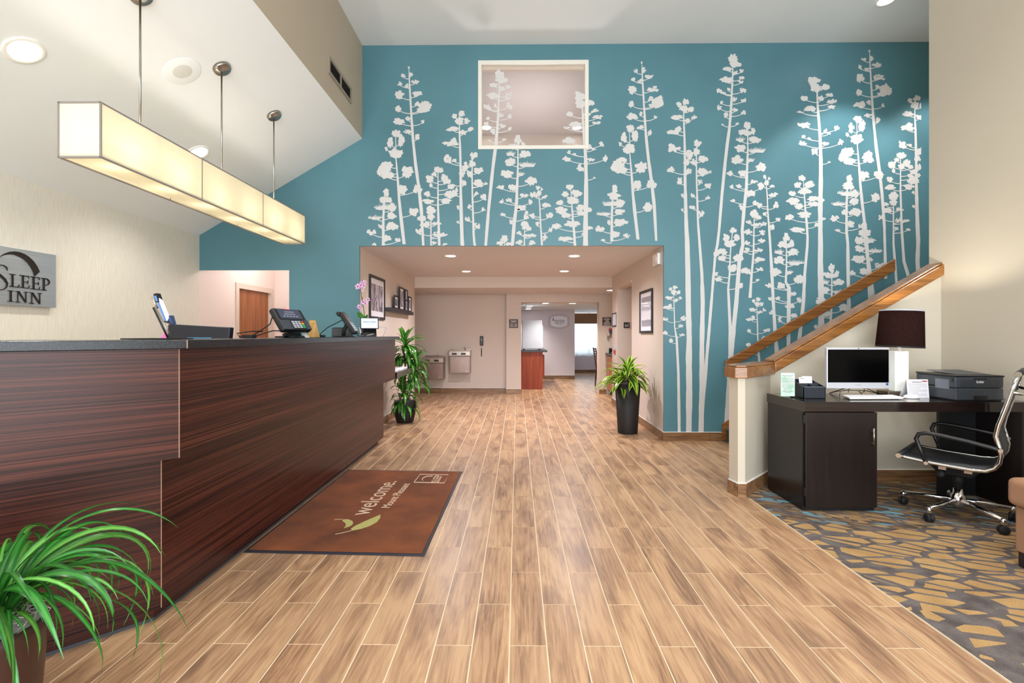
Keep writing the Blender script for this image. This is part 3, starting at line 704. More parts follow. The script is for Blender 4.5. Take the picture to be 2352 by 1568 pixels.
place_tree('K'); place_tree('K', -527, 26, ymax=CUT, sc=.95); place_tree('L', ymax=CUT); place_tree('N', extra=[(1672, 860), (1684, 985)], ew=[7, 7])

# ---------------------------------------------------------------- reception desk
desk = thing('reception_desk', 'long reception desk in dark striped laminate with black granite top', 'reception desk', (-1.8, 3.6, 0))
def corner(o): x = -1.655 + o; return (x, x + 3.839 - 1.414 * o)
TD = 1.15
def run(o, yend, z0, z1, t, name, mat, seg=3, bevel=0):
    """one front piece that follows the straight part (seg 1) or the canted near part (seg 2)"""
    x, y = corner(o); xi, yi = corner(o - t); d = TD * .7071
    if seg & 1: MB().prism([(x, y, z0), (x, yend, z0), (xi, yend, z0), (xi, yi, z0)], (0, 0, z1 - z0)).build(name, mat, desk, bevel=bevel)
    if seg & 2: MB().prism([(x, y, z0), (xi, yi, z0), (xi - d, yi - d, z0), (x - d, y - d, z0)], (0, 0, z1 - z0)).build(name, mat, desk, bevel=bevel)
for sgm in (1, 2):
    run(0, 5.56, .012, .066, .03, 'kick_board', M_LAM, sgm)
    run(.004, 5.56, 0, .014, .03, 'kick_trim', M_DGREY, sgm)
    run(.05, 5.79, .066, .757, .05, 'lower_panel', M_LAM, sgm)
    run(.165, 5.89, .757, 1.238, .16, 'upper_panel', M_LAM, sgm)
    run(.215, 5.915, 1.238, 1.276, .46, 'countertop', M_GRAN, sgm, .003)
def seam(o, z0, z1, w=.0035, dy=0):
    x, y = corner(o); MB().box(x - w, x + .0008, y - w * .3 + dy, y + w + dy, z0, z1).build('seam', M_SEAM, desk)
seam(.165, .757, 1.236); seam(.05, .07, .756); seam(.215, 1.24, 1.275)
x5, y5 = corner(.05)
MB().box(-2.5, -1.61, 2.35, 5.75, .70, .74).build('staff_worktop', M_ESPT, desk)
MB().box(-1.73, -1.66, 2.3, 5.75, .0, .70).build('back_panel', M_ESP, desk)
MB().box(-2.47, -1.73, 5.68, 5.72, .0, .70).build('end_panel', M_ESP, desk); MB().box(-2.47, -1.73, 2.4, 2.44, 0, .70).build('end_panel', M_ESP, desk)
MB().box(XCL + .002, -1.49, 5.98, 6.83, .755, .83).build('side_ledge', M_ESPT, desk, bevel=.004)
for i, (y, s, c) in enumerate(((6.05, .24, M_PAPERW), (6.33, .22, M_PAPERW), (6.55, .2, M_LILAC))):
    b = MB().box(-1.80, -1.54, y, y + s, .8305, .842 + .004 * i).build('brochure', c)
    tag(b, ['white brochure at the near end of the desk ledge', 'white brochure in the middle of the desk ledge', 'pale lilac brochure at the far end of the desk ledge'][i], 'brochure', 'brochures on the side ledge')
    MB().box(-1.76, -1.60, y + .04, y + s - .06, .842 + .004 * i, .8425 + .004 * i).build('print', M_DINK if i != 1 else M_INK, b)

# things on the reception desk
ZTOP = 1.2765
def frame3(c, u, n):
    u = Vector(u).normalized(); n = Vector(n).normalized(); v = n.cross(u).normalized(); n = u.cross(v)
    m = Matrix((u, v, n)).transposed().to_4x4(); m.translation = Vector(c); return m
def at_(m, p): return m @ Vector(p)
# payment terminal with big screen
tm = thing('payment_terminal', 'black payment terminal with wide screen and coloured keys on a stand', 'card terminal', (-1.64, 3.50, ZTOP))
nrm = Vector((.95, -.3, 0)) * .82 + Vector((0, 0, .57))
m = frame3((-1.625, 3.47, ZTOP + .125), (.3, .95, 0), nrm)
MB().box(-.14, .14, -.092, .098, -.03, .012, m).build('body', M_BLACK, tm, bevel=.012)
MB().box(-.137, .137, -.088, -.008, .011, .017, m).build('keypad_face', M_DGREY, tm, bevel=.003)
MB().box(-.105, .105, .008, .088, .012, .0145, m).build('screen', emis('terminal_screen', '#4a4f63', .55), tm)
M_SCRT = emis('screen_text', '#9aa0b0', .7)
for k, (wd, y) in enumerate(((.10, .064), (.11, .045), (.15, .026))):
    for q in range(7 - k): MB().box(-wd / 2 + q * wd / (7 - k), -wd / 2 + (q + .62) * wd / (7 - k), y - .004, y + .004, .0145, .0152, m).build('screen_glyph', emis('screen_red', '#b5405a', .7) if (k == 0 and q == 0) else M_SCRT, tm)
MB().box(-.045, .085, -.084, -.016, .017, .019, m).build('key_panel', M_MATT, tm)
for r in range(4):
    for c in range(4):
        mt = (M('key_red', '#d03a2b', .5), M('key_yellow', '#d9c22a', .5), M('key_green', '#2aa86b', .5), M('key_green_low', '#2aa86b', .5))[r] if c == 3 else M_LGREY
        MB().box(-.037 + c * .03, -.016 + c * .03, -.032 - r * .0155, -.022 - r * .0155, .019, .0225, m).build('key', mt, tm)
MB().box(-.02, .02, .09, .096, .012, .016, m).build('status_light', emis('led_red', '#ff5a50', 2.5), tm)
MB().tube([at_(m, (-.02, -.03, -.03)), (-1.655, 3.51, ZTOP + .06), (-1.655, 3.51, ZTOP + .008)], .022).build('stand_post', M_MATT, tm)
MB().box(-1.72, -1.58, 3.41, 3.60, ZTOP + .0005, ZTOP + .012).build('stand_base', M_MATT, tm, bevel=.004)
MB().box(-.1, .06, -.11, -.085, -.055, -.03, m).build('lower_tray', M_BLACK, tm, bevel=.004)
cb0 = at_(m, (-.14, .04, -.02))
MB().tube([cb0, cb0 + Vector((0, -.03, -.05)), (-1.72, 3.25, ZTOP + .06), (-1.75, 3.17, ZTOP + .012), (-1.80, 3.12, ZTOP + .006), (-1.78, 3.05, ZTOP + .03), (-1.74, 3.16, ZTOP + .045), (-1.72, 3.25, ZTOP + .045)], .004, 6).build('cable', M_MATT, tm)
cb1 = at_(m, (-.13, -.08, -.02))
MB().tube([cb1, (-1.66, 3.27, ZTOP + .05), (-1.72, 3.2, ZTOP + .02), (-1.75, 3.16, ZTOP + .008)], .0038, 6).build('cable', M_MATT, tm)
MB().box(-1.79, -1.72, 3.12, 3.18, ZTOP + .0005, ZTOP + .022).build('cable_clip', M_MATT, tm, bevel=.004)
tag(MB().prism([(-1.565, 3.56, ZTOP + .001), (-1.565, 3.63, ZTOP + .001), (-1.60, 3.60, ZTOP + .055), (-1.60, 3.54, ZTOP + .055)], (-.0012, 0, .0005)).build('receipt', M_PAPERW), 'small white receipt paper below the wide payment terminal', 'paper')
# leaning wooden plaque behind the terminal
q = [P(708, 778, Y=4.02), P(735, 778, Y=4.02), P(724.5, 735, Y=4.05), P(712, 735, Y=4.05)]
for p in q[:2]: p.z = ZTOP + .001
pl = tag(MB().prism(q, (-.02, .03, .0)).build('plaque', wood('plaque_wood', '#9b7233', '#c89f5a', 'Z', 40, .35), bevel=.002), 'small golden wooden plaque leaning behind the payment terminal', 'plaque')
MB().prism([q[3] + Vector((.004, -.002, -.01)), q[2] + Vector((-.004, -.002, -.01)), q[2] + Vector((0, -.002, -.03)), q[3] + Vector((0, -.002, -.03))], (0, -.001, 0)).build('plaque_band', M('brass_band', '#e3c483', .3, .5), pl)
# slim pin pad on its stand
pp = thing('pin_pad', 'slim black pin pad leaning on a post near the far desk end', 'card terminal', (-1.64, 4.72, ZTOP))
m = frame3((-1.645, 4.70, ZTOP + .132), (.05, 1, 0), (.80, -.12, .57))
MB().box(-.05, .05, -.12, .125, -.022, .02, m).build('body', M_BLACK, pp, bevel=.01)
MB().box(-.04, .04, .02, .10, .0205, .0225, m).build('screen', M('dull_screen', '#5b4a46', .25), pp)
MB().box(-.04, .04, -.11, .0, .0205, .024, m).build('key_panel', M_DGREY, pp)
for r in range(4):
    for c in range(3): MB().box(-.034 + c * .025, -.016 + c * .025, -.03 - r * .022, -.016 - r * .022, .024, .027, m).build('key', M_LGREY, pp)
MB().box(-.062, .0, .10, .14, -.03, .0, m).build('card_slot', M_BLACK, pp, bevel=.004)
MB().tube([at_(m, (0, 0, -.02)), (-1.70, 4.72, ZTOP + .06), (-1.70, 4.72, ZTOP + .008)], .02).build('stand_post', M_MATT, pp)
MB().box(-1.76, -1.62, 4.64, 4.80, ZTOP + .0005, ZTOP + .01).build('stand_base', M_MATT, pp, bevel=.003)
MB().tube([at_(m, (-.05, .05, -.02)), (-1.79, 4.55, ZTOP + .09), (-1.80, 4.4, ZTOP + .03), (-1.74, 4.28, ZTOP + .01), (-1.70, 4.18, ZTOP + .008)], .004, 6).build('cable', M_MATT, pp)
MB().box(-1.72, -1.67, 4.12, 4.2, ZTOP + .0005, ZTOP + .02).build('cable_ferrite', M_MATT, pp, bevel=.004)
loop = [(-1.52 + .035 * math.cos(t), 4.72 + .09 * math.sin(t), ZTOP + .012 + .006 * math.sin(2 * t)) for t in [i * .5 for i in range(20)]]
MB().tube([at_(m, (0, -.12, -.01)), (-1.53, 4.72, ZTOP + .03)] + loop, .0035, 6).build('cable', M_MATT, pp)
# dark box printer beside it
bx = tag(MB().box(-1.86, -1.72, 4.82, 5.05, ZTOP + .0005, ZTOP + .088).build('receipt_printer', M_DGREY, bevel=.008), 'low dark box printer behind the slim pin pad', 'printer')
MB().box(-1.85, -1.73, 4.84, 4.95, ZTOP + .088, ZTOP + .094).build('lid', M_BLACK, bx, bevel=.002)
# welcome tablet on a black stand
tb = thing('welcome_tablet', 'small tablet showing a welcome screen on a black stand', 'tablet', (-1.63, 5.30, ZTOP))
m = frame3((-1.615, 5.27, ZTOP + .145), (.93, .36, 0), (.36, -.93, .36))
MB().box(-.097, .097, -.064, .064, -.008, .006, m).build('bezel', M('navy_bezel', '#151a2c', .35), tb, bevel=.006)
MB().box(-.087, .087, -.056, .056, .006, .0075, m).build('screen', emis('tablet_screen', '#cfe0fa', .95), tb)
text('WELCOME!', .03, at_(m, (0, .012, .0085)), m.col[0].to_3d(), m.col[1].to_3d(), M('screen_letters', '#43364f', .6), tb, fit=.135)
MB().box(-.045, .045, -.014, -.0125, .0076, .0082, m).build('screen_line', M_INK, tb)
MB().prism([(-1.70, 5.23, ZTOP + .0005), (-1.54, 5.29, ZTOP + .0005), (-1.56, 5.34, ZTOP + .095), (-1.68, 5.29, ZTOP + .095)], (-.03, .06, 0)).build('stand', M_BLACK, tb, bevel=.006)
MB().tube([at_(m, (.1, .06, 0)), at_(m, (.105, .075, -.005)), at_(m, (.108, .03, -.02))], .004, 6).build('stylus_clip', M_LGREY, tb)
MB().tube([at_(m, (.1, -.03, -.02)), (-1.47, 5.42, ZTOP + .1), (-1.5, 5.45, ZTOP + .03), (-1.52, 5.44, ZTOP + .004)], .003, 6).build('cable', M_LGREY, tb)
MB().tube([(-1.72, 5.24, ZTOP + .1), (-1.69, 5.2, ZTOP + .05), (-1.68, 5.15, ZTOP + .006), (-1.58, 5.08, ZTOP + .015), (-1.52, 5.1, ZTOP + .03)], .003, 6).build('cable', M_WHITE, tb)
# orchid
oc = thing('potted_orchid', 'pink orchid with two leaves standing behind the welcome tablet', 'orchid', (-1.76, 5.66, ZTOP))
MB().lathe([(.045, .0005), (.06, .01), (.075, .12), (.078, .15), (.066, .15), (.06, .13)], (-1.76, 5.66, ZTOP), 24).build('pot', M_BLACK, oc)
OY = 5.66
def op(x, y, d=0): return P(x, y, Y=OY + d)
M_ORST = M('orchid_stem', '#5a6a35', .6, var=.3)
MB().tube([op(839, 745), op(837.5, 725), op(834, 700), op(830, 680), op(828, 664)], [.005, .005, .0045, .004, .0035], 6).build('stem', M_ORST, oc)
MB().tube([op(834, 705), op(832.5, 692), op(832, 681)], .003, 6).build('stake', M_STEM, oc)
a = N('orchid_petal'); a.set(a.ramp(a.noise(a.coord((1, 1, 1), 'Object'), 45, 2), [(.35, '#c98fc4'), (.65, '#efd6ea')]), .6); M_PET = a.m
M_LIP = M('orchid_lip', '#a12c6f', .5)
for i, (x, y, s) in enumerate(((822, 658, 1), (829, 655, .9), (836, 656, .85), (833, 666, .6), (838, 648, .75), (830, 649, .6), (835, 694, .9), (839.5, 696.5, .8), (845.5, 688, .8), (825, 704, .8), (829, 709, .6))):
    c = op(x, y, -.02); s *= .034; fl = MB()
    for q in range(5):
        t = q * 2 * math.pi / 5 + .4 + i; u = Vector((math.cos(t), -.25, math.sin(t))); w = Vector((-math.sin(t), 0, math.cos(t)))
        fl.add([c, c + u * s * .55 + w * s * .42, c + u * s * 1.05 + w * s * .12, c + u * s * 1.05 - w * s * .12, c + u * s * .55 - w * s * .42], [(0, 1, 2, 3, 4)])
    f = fl.build('flower', M_PET, oc, recalc=False)
    MB().lathe([(.0, -.3 * s), (.22 * s, -.1 * s), (.24 * s, .1 * s), (.05 * s, .3 * s)], (c.x, c.y - .008, c.z), 8).build('flower_lip', M_LIP, f)
    MB().tube([c, op(831 + (x - 831) * .2, min(y + 6, 700))], .0018, 5).build('flower_stalk', M_ORST, oc)
M_ORLF = M('orchid_leaf', '#3f8a2b', .35, var=.4, vs=30)
for pts, wd in ((((838, 738), (832, 728), (826, 722), (821, 718)), (.02, .06, .07, .015)), (((839, 738), (841, 728), (844, 724), (845, 722)), (.02, .05, .05, .012))):
    c = [op(x, y, -.02 * i) for i, (x, y) in enumerate(pts)]
    MB().strip(c, wd, (.3, -.9, .3)).build('leaf', M_ORLF, oc, recalc=False)
# staff monitor, document stand, pink sheet, black pad at the near end
mo = thing('staff_monitor', 'black staff monitor seen from behind over the reception desk', 'monitor', (-2.1, 3.2, .74))
def mq(x, y, d=0): return P(x, y, Y=3.2 + d)
top = [mq(385.5, 744), mq(528, 751.5)]; zb = .86
MB().prism([top[0], top[1], Vector((top[1].x - .045, top[1].y, zb)), Vector((top[0].x - .03, top[0].y, zb))], (.012, .03, 0)).build('housing', M('monitor_navy_black', '#0d1020', .4), mo, bevel=.006)
MB().tube([(-2.13, 3.24, .90), (-2.13, 3.27, .75)], .03).build('stand_neck', M_BLACK, mo); MB().box(-2.25, -2.0, 3.17, 3.37, .741, .752).build('stand_foot', M_BLACK, mo)
c = mq(459, 778); 
MB().box(c.x - .08, c.x + .08, c.y - .006, c.y - .001, 1.262, 1.281).build('back_marking', M('blue_marking', '#3f7896', .5), mo)
dh = thing('document_stand', 'leaning document stand with a blue board and clip on the desk', 'document stand', (-1.82, 2.55, ZTOP))
def dq(x, y, d=0): return P(x, y, Y=2.50 + d)
base = dq(386, 776, .05); base.z = ZTOP + .004
MB().tube([base, dq(352, 706, .05)], .005, 6).build('arm', M_BLACK, dh); MB().tube([base + Vector((.012, .01, 0)), dq(356, 704, .07)], .004, 6).build('arm', M_NICKEL, dh)
M_DBLUE = M('blue_board', '#5b7fbd', .4)
MB().prism([dq(361.5, 695), dq(365, 694), dq(381, 737), dq(377, 737)], (.0, .03, 0)).build('board', M_DBLUE, dh)
MB().prism([dq(365, 684), dq(373, 689), dq(389, 727), dq(383, 738), dq(366, 694)], (0, .003, 0)).build('page', M_PAPERW, dh)
MB().prism([dq(377, 736), dq(393, 742), dq(393.5, 745), dq(376, 739)], (0, .03, 0)).build('tray', M_BLACK, dh); MB().prism([dq(387, 725), dq(390, 724), dq(396, 744), dq(392, 744)], (0, .03, 0)).build('tray_lip', M('blue_lip', '#31456f', .4), dh)
MB().prism([dq(352, 675), dq(359, 673), dq(366, 692), dq(357.5, 694)], (0, .03, 0)).build('clip', M_BLACK, dh); MB().prism([dq(355, 680), dq(359, 679), dq(363, 691), dq(359, 692)], (0, -.003, 0)).build('clip_window', M_DBLUE, dh)
MB().tube([dq(350, 682, .03), dq(356, 697, .03), dq(362, 708, .04)], .006, 6).build('hinge', M_STEELL, dh)
pk = [P(368.5, 771, Y=2.75), P(381, 757, Y=2.75), P(384, 771, Y=2.75)]
tag(MB().prism([Vector((p.x, p.y, ZTOP + .001 if i != 1 else p.z)) for i, p in enumerate(pk)], (.001, .004, 0)).build('pink_note', M('pink_paper', '#ee77bb', .8)), 'bright pink paper note behind the document stand', 'paper')
pd = tag(MB().box(-1.84, -1.63, 2.22, 2.42, ZTOP + .0005, ZTOP + .006).build('counter_pad', M_MATT, bevel=.002), 'thin black pad lying on the granite near the desk corner', 'pad')

# ---------------------------------------------------------------- brand sign on the left wall
y0s, y1s = 3.06, P(118, 650, X=XL).y
zs1 = P(118, 585.5, X=XL).z; zs0 = P(117, 706.5, X=XL).z
sg = thing('wall_sign', 'brushed steel hotel sign with dark raised serif letters and arc', 'sign', (XL, 3.6, (zs0 + zs1) / 2))
MB().box(XL + .012, XL + .04, y0s, y1s, zs0, zs1).build('panel', M_SIGN, sg, bevel=.002)
for y in (y0s + .1, y1s - .1): MB().box(XL + .001, XL + .012, y - .03, y + .03, zs0 + .1, zs1 - .1).build('standoff', M_DARK, sg)
XF = XL + .0405
def sp(u, v): p = P(u / 9.2214, 550 + v / 9.2235, X=XF); return p
def glyph(polys, name='letter'):
    mb = MB()
    for pts in polys: mb.prism([sp(*p) for p in pts], (.006, 0, 0))
    return mb.build(name, M_BRONZE, sg)
def arcpts(cx, cy, rx, ry, t0, t1, n): return [(cx + rx * math.cos(t0 + (t1 - t0) * i / n), cy - ry * math.sin(t0 + (t1 - t0) * i / n)) for i in range(n + 1)]
out = [(-60, 412), (0, 356), (50, 318), (100, 290), (200, 257), (300, 249), (400, 262), (500, 300), (600, 360), (700, 455), (780, 570), (830, 680), (852, 790)]
inn = [(722, 780), (700, 690), (650, 590), (580, 490), (500, 420), (400, 360), (300, 322), (200, 310), (120, 318), (50, 338), (0, 362), (-60, 412)]
glyph([[a_, b_, c_, d_] for a_, b_, c_, d_ in zip(out[:-1], out[1:], inn[::-1][1:], inn[::-1][:-1])], 'arc')
def quadpath(cl, ws):
    res = []
    L = []
    for i, (x, y) in enumerate(cl):
        a_, b_ = cl[max(i - 1, 0)], cl[min(i + 1, len(cl) - 1)]; tx, ty = b_[0] - a_[0], b_[1] - a_[1]; l = math.hypot(tx, ty)
        nx, ny = -ty / l * ws[i] / 2, tx / l * ws[i] / 2; L.append(((x - nx, y - ny), (x + nx, y + ny)))
    return [[L[i][0], L[i][1], L[i + 1][1], L[i + 1][0]] for i in range(len(L) - 1)]
glyph(quadpath([(150, 655), (135, 590), (70, 548), (0, 536), (-70, 556), (-112, 620), (-95, 690), (-30, 735), (40, 790), (105, 860), (142, 930), (130, 1000), (75, 1052), (0, 1064), (-80, 1045), (-128, 985), (-138, 930)], [10, 20, 18, 13, 22, 32, 38, 42, 44, 46, 40, 28, 18, 15, 16, 20, 10]))
def Lg(x, y, dx, k): # serif L with slanted baseline
    return [(x, y, dx, k)]
def sk(x0, y0, slope):
    return lambda u, v: (x0 + u, y0 + v + slope * u)
def bars(f, lst): return [[f(a_, b_), f(c_, b_), f(c_, d_), f(a_, d_)] for a_, b_, c_, d_ in lst]
f = sk(190, 720, .13); glyph(bars(f, [(0, 0, 132, 14), (48, 0, 86, 272), (0, 258, 195, 272)]) + [[f(170, 272), f(195, 272), f(212, 208), f(203, 208)]])
f = sk(412, 748, .12); glyph(bars(f, [(0, 0, 190, 16), (46, 0, 84, 268), (84, 128, 172, 142), (0, 254, 190, 268)]) + [[f(178, 0), f(192, 0), f(196, 58), f(189, 58)], [f(168, 95), f(177, 95), f(177, 172), f(168, 172)], [f(175, 268), f(192, 268), f(206, 200), f(198, 200)]])
f = sk(640, 778, .12); glyph(bars(f, [(0, 0, 185, 16), (44, 0, 82, 268), (82, 128, 168, 142), (0, 254, 185, 268)]) + [[f(174, 0), f(187, 0), f(191, 58), f(184, 58)], [f(164, 95), f(173, 95), f(173, 172), f(164, 172)], [f(170, 268), f(187, 268), f(200, 200), f(192, 200)]])
f = sk(862, 808, .10); bowl = [(80, 7), (130, 14), (165, 45), (172, 85), (150, 128), (110, 148), (80, 146)]
glyph(bars(f, [(0, 0, 90, 15), (40, 0, 78, 262), (0, 248, 118, 262)]) + [[f(*p) for p in q] for q in quadpath(bowl, [13, 18, 28, 32, 26, 14, 12])])
f = sk(155, 1072, .08); glyph(bars(f, [(0, 0, 120, 14), (44, 0, 84, 236), (0, 222, 120, 236)]))
for x0, y0 in ((318, 1086), (612, 1114)):
    f = sk(x0, y0, .085); glyph(bars(f, [(0, 0, 92, 13), (44, 0, 60, 236), (0, 224, 102, 237), (178, 0, 270, 13), (212, 0, 230, 215)]) + [[f(40, 0), f(82, 0), f(236, 232), f(208, 232)]])

# ---------------------------------------------------------------- linear pendant lamp
YA = 2.60
pa, pb = P(135, 361, Y=YA), P(231, 235, Y=YA); px0, px1 = pa.x, pb.x; pz0, pz1 = pa.z, pb.z; YZ = P(700, 530, X=px1).y
pcx = (px0 + px1) / 2
pn = thing('pendant_lamp', 'long box pendant lamp in cream fabric hanging above the reception desk', 'pendant lamp', (pcx, (YA + YZ) / 2, pz1))
cuts = [YA, P(464, 430, X=px1).y, P(604, 500, X=px1).y, YZ]
for y0, y1 in zip(cuts, cuts[1:]):
    for x in (px0, px1): MB().box(x - .001, x + .001, y0 + .004, y1 - .004, pz0 + .006, pz1 - .006).build('side_shade', M_SHADE, pn)
for y in (YA, YZ): MB().box(px0 + .004, px1 - .004, y - .001, y + .001, pz0 + .006, pz1 - .006).build('end_shade', M_SHADE, pn)
MB().box(px0 + .004, px1 - .004, YA + .004, YZ - .004, pz0 + .016, pz0 + .018).build('bottom_diffuser', M_SHADE, pn)
M_BAR = M('pendant_frame_bar', '#8f8784', .45, metal=.3); e = .004
for x in (px0, px1):
    for z in (pz0, pz1): MB().box(x - e, x + e, YA - e, YZ + e, z - e, z + e).build('frame_bar', M_BAR, pn)
    for y in cuts: MB().box(x - e * (1.4 if y == YA else .7), x + e * (1.4 if y == YA else .7), y - e * .7, y + e * .7, pz0, pz1).build('frame_bar', M_BAR, pn)
for y in (YA, YZ):
    for z in (pz0, pz1): MB().box(px0, px1, y - e, y + e, z - e * 1.3, z + e * 1.3).build('frame_bar', M_BAR, pn)
for xq_, cpx, cpy in ((322, None, None), (509, 505, 145), (629, 627, 256)):
    y = P(xq_, 400, X=pcx).y; zc = ZR + SL * (pcx - XS)
    MB().tube([(pcx, y, pz1), (pcx, y, zc - .03)], .0065, 8).build('stem', M_NICKEL, pn)
    MB().box(pcx - .1, pcx + .1, y - .012, y + .012, pz1 - .006, pz1 + .004).build('cross_bar', M_BAR, pn)
    mm = R3((pcx, y, zc), 0, 0, -math.atan(SL))
    MB().lathe([(.006, -.03), (.06, -.026), (.068, -.018), (.07, -.001)], (0, 0, 0), 28, m=mm).build('canopy', M_NICKEL, pn)
for i in range(6):
    y = YA + (i + .5) * (YZ - YA) / 6; bulb('pendant_bulb', (pcx, y, (pz0 + pz1) / 2 - .06), 2.0, (1, .945, .87), .035)

# ---------------------------------------------------------------- welcome mat
mt = thing('welcome_mat', 'brown welcome mat with pale lettering beside the reception desk', 'mat', (-1.06, 3.7, 0))
mc = [Vector((-1.615, 4.617, .0008)), Vector((-.518, 4.568, .0008)), Vector((-.545, 2.826, .0008)), Vector((-1.63, 2.865, .0008))]
cen = sum(mc, Vector()) / 4
MB().prism(mc, (0, 0, .005)).build('rubber_border', M('mat_rubber', '#23232c', .6), mt)
a = N('mat_pile'); v = a.coord((1, 1, 1), 'World')
f = a.math('ADD', a.math('MULTIPLY', a.noise(v, 3, 4), .55), a.math('MULTIPLY', a.noise(v, 170, 2, .8), .45))
a.set(a.ramp(f, [(.35, '#52290f'), (.65, '#8a4a22')]), .95); a.bump(a.noise(v, 300, 2), .6, .004); M_MAT = a.m
MB().prism([cen + (p - cen) * .967 for p in mc], (0, 0, .010)).build('pile', M_MAT, mt)
M_MTXT = M('mat_lettering', '#d8b89c', .95, var=.2, vs=300); M_MLEAF = M('mat_leaf', '#b9b069', .95, var=.3, vs=300)
ZM = .0117
def mline(body, p0, p1, size, fit=None):
    a_ = P(*p0, Z=ZM); b_ = P(*p1, Z=ZM); d = (b_ - a_); d.z = 0
    text(body, size, (a_ + b_) / 2, d, Vector((-d.y, d.x, 0)), M_MTXT, mt, depth=.0006, fit=d.length)
mline('welcome.', (825, 1182), (896, 1104.5), .205); mline('Mount Pleasant', (886, 1165.5), (935, 1110), .095)
def mz(x, y): return P(760 + x / 7.84, 1080 + y / 7.84, Z=ZM)
def mpoly(pts, mat, nm): MB().prism([mz(*p) for p in pts], (0, 0, .0006)).build(nm, mat, mt)
mpoly([(360, 1050), (430, 1000), (600, 920), (760, 850), (890, 795), (892, 850), (830, 930), (700, 1000), (550, 1050), (380, 1085)], M_MLEAF, 'leaf_print')
mpoly([(200, 905), (225, 880), (320, 880), (385, 910), (402, 940), (385, 980), (330, 1010), (230, 1040), (268, 1000), (262, 950)], M_MLEAF, 'leaf_print')
def mstroke(pts, ws, nm='line_print'):
    mb = MB()
    for q in quadpath(pts, ws): mb.prism([mz(*p) for p in q], (0, 0, .0006))
    mb.build(nm, M_MTXT, mt)
mstroke([(80, 1148), (220, 1120), (370, 1083)], [8, 9, 8]); mstroke([(60, 890), (130, 880), (210, 879)], [6, 7, 6])
mstroke([(1495, 213), (1610, 68), (2118, 78), (2040, 225), (1495, 213)], [14, 10, 10, 14, 14], 'logo_frame')
mstroke([(1660, 185), (1640, 160), (1665, 130), (1730, 105), (1835, 100)], [10, 14, 16, 14, 12], 'logo_arc')
a_, b_ = mz(1880, 212), mz(1952, 88); d = b_ - a_
text('SLEEP', .1, (a_ + b_) / 2, d, Vector((-d.y, d.x, 0)), M_MTXT, mt, depth=.0006, fit=d.length)

# ---------------------------------------------------------------- guest computer desk
DX0, DX1, DY0, DY1, DZT = 2.095, XR - .012, 3.555, 4.085, .808
gd = thing('computer_desk', 'dark espresso computer desk with cupboard standing under the stair wall', 'desk', (2.9, 3.8, 0))
MB().prism([(DX0, DY0, DZT - .072), (DX1, DY0, DZT - .072), (DX1, DY1, DZT - .072), (DX0, DY1, DZT - .072)], (0, 0, .072)).build('desk_top', M_ESPT, gd, bevel=.002)
cx1 = P(2014, 1100, Y=DY0 + .01).x
MB().box(DX0 + .004, DX0 + .026, DY0 + .03, DY1 - .01, .012, DZT - .073).build('side_panel', M_ESP, gd)
MB().box(cx1 - .022, cx1 - .003, DY0 + .03, DY1 - .01, .012, DZT - .073).build('side_panel', M_ESP, gd)
MB().box(DX0 + .026, cx1 - .022, DY1 - .03, DY1 - .012, .012, DZT - .073).build('back_panel', M_ESP, gd)
MB().box(DX0 + .012, cx1 - .006, DY0 + .035, DY1 - .02, .0045, .03).build('plinth', M_BLACK, gd)
dr = MB().box(DX0 + .016, cx1 - .002, DY0 + .004, DY0 + .026, .035, DZT - .078).build('door', M_ESP, gd, bevel=.002)
hx = P(2006, 1055, Y=DY0 - .02).x
MB().tube([(hx, DY0 - .026, .49), (hx, DY0 - .026, .62)], .006).tube([(hx, DY0 + .004, .51), (hx, DY0 - .026, .51)], .0045).tube([(hx, DY0 + .004, .60), (hx, DY0 - .026, .60)], .0045).build('door_handle', M_NICKEL, dr)
for z in (.68, .15): MB().box(DX0 + .004, DX0 + .018, DY0 - .004, DY0 + .02, z - .03, z + .03).build('hinge', M_BLACK, dr)
MB().box(DX1 - .045, DX1, DY0 + .02, DY1, .0045, DZT - .073).build('end_panel', M_ESP, gd)
MB().box(P(2157, 1000, Y=3.93).x, DX1 - .046, 3.93, 3.955, .0045, DZT - .073).build('modesty_panel', M_BLACK, gd)
ZD = DZT + .0006
def on(px, y, z=ZD): return P(px, 900, Y=y).x
# all-in-one computer
mo = thing('desktop_computer', 'white all-in-one computer with black screen on the espresso desk', 'computer', (2.72, 3.92, DZT))
yM = 3.85; m0, m1 = P(1899, 892, Y=yM), P(2043, 798, Y=yM)
MB().box(m0.x, m1.x, yM, yM + .03, m0.z, m1.z).build('housing', M_SILV, mo, bevel=.004)
s0, s1 = P(1901.5, 878, Y=yM), P(2041, 802.5, Y=yM)
MB().box(s0.x, s1.x, yM - .0015, yM + .002, s0.z, s1.z).build('screen', M('black_screen', '#020203', .2, Specular_IOR_Level=.12), mo)
k = P(1972, 800.2, Y=yM); MB().lathe([(.004, -.001), (.004, .002)], (0, 0, 0), 12, m=Matrix.Translation((k.x, yM - .001, k.z)) @ Matrix.Rotation(math.pi / 2, 4, 'X')).build('webcam', M_BLACK, mo)
k = P(2037.5, 882, Y=yM); MB().box(k.x - .009, k.x + .009, yM - .0012, yM + .001, k.z - .009, k.z + .009).build('sticker', M('blue_sticker', '#33478f', .5), mo)
k = P(1971, 884, Y=yM); MB().box(k.x - .028, k.x + .028, yM - .0008, yM + .001, k.z - .0015, k.z + .0015).build('maker_mark', M_INK, mo)
M_WIRE = M('stand_wire', '#5c564d', .35, metal=.8)
def dsk(px, py, y=None): return P(px, py, Z=ZD + .004) if y is None else P(px, py, Y=y)
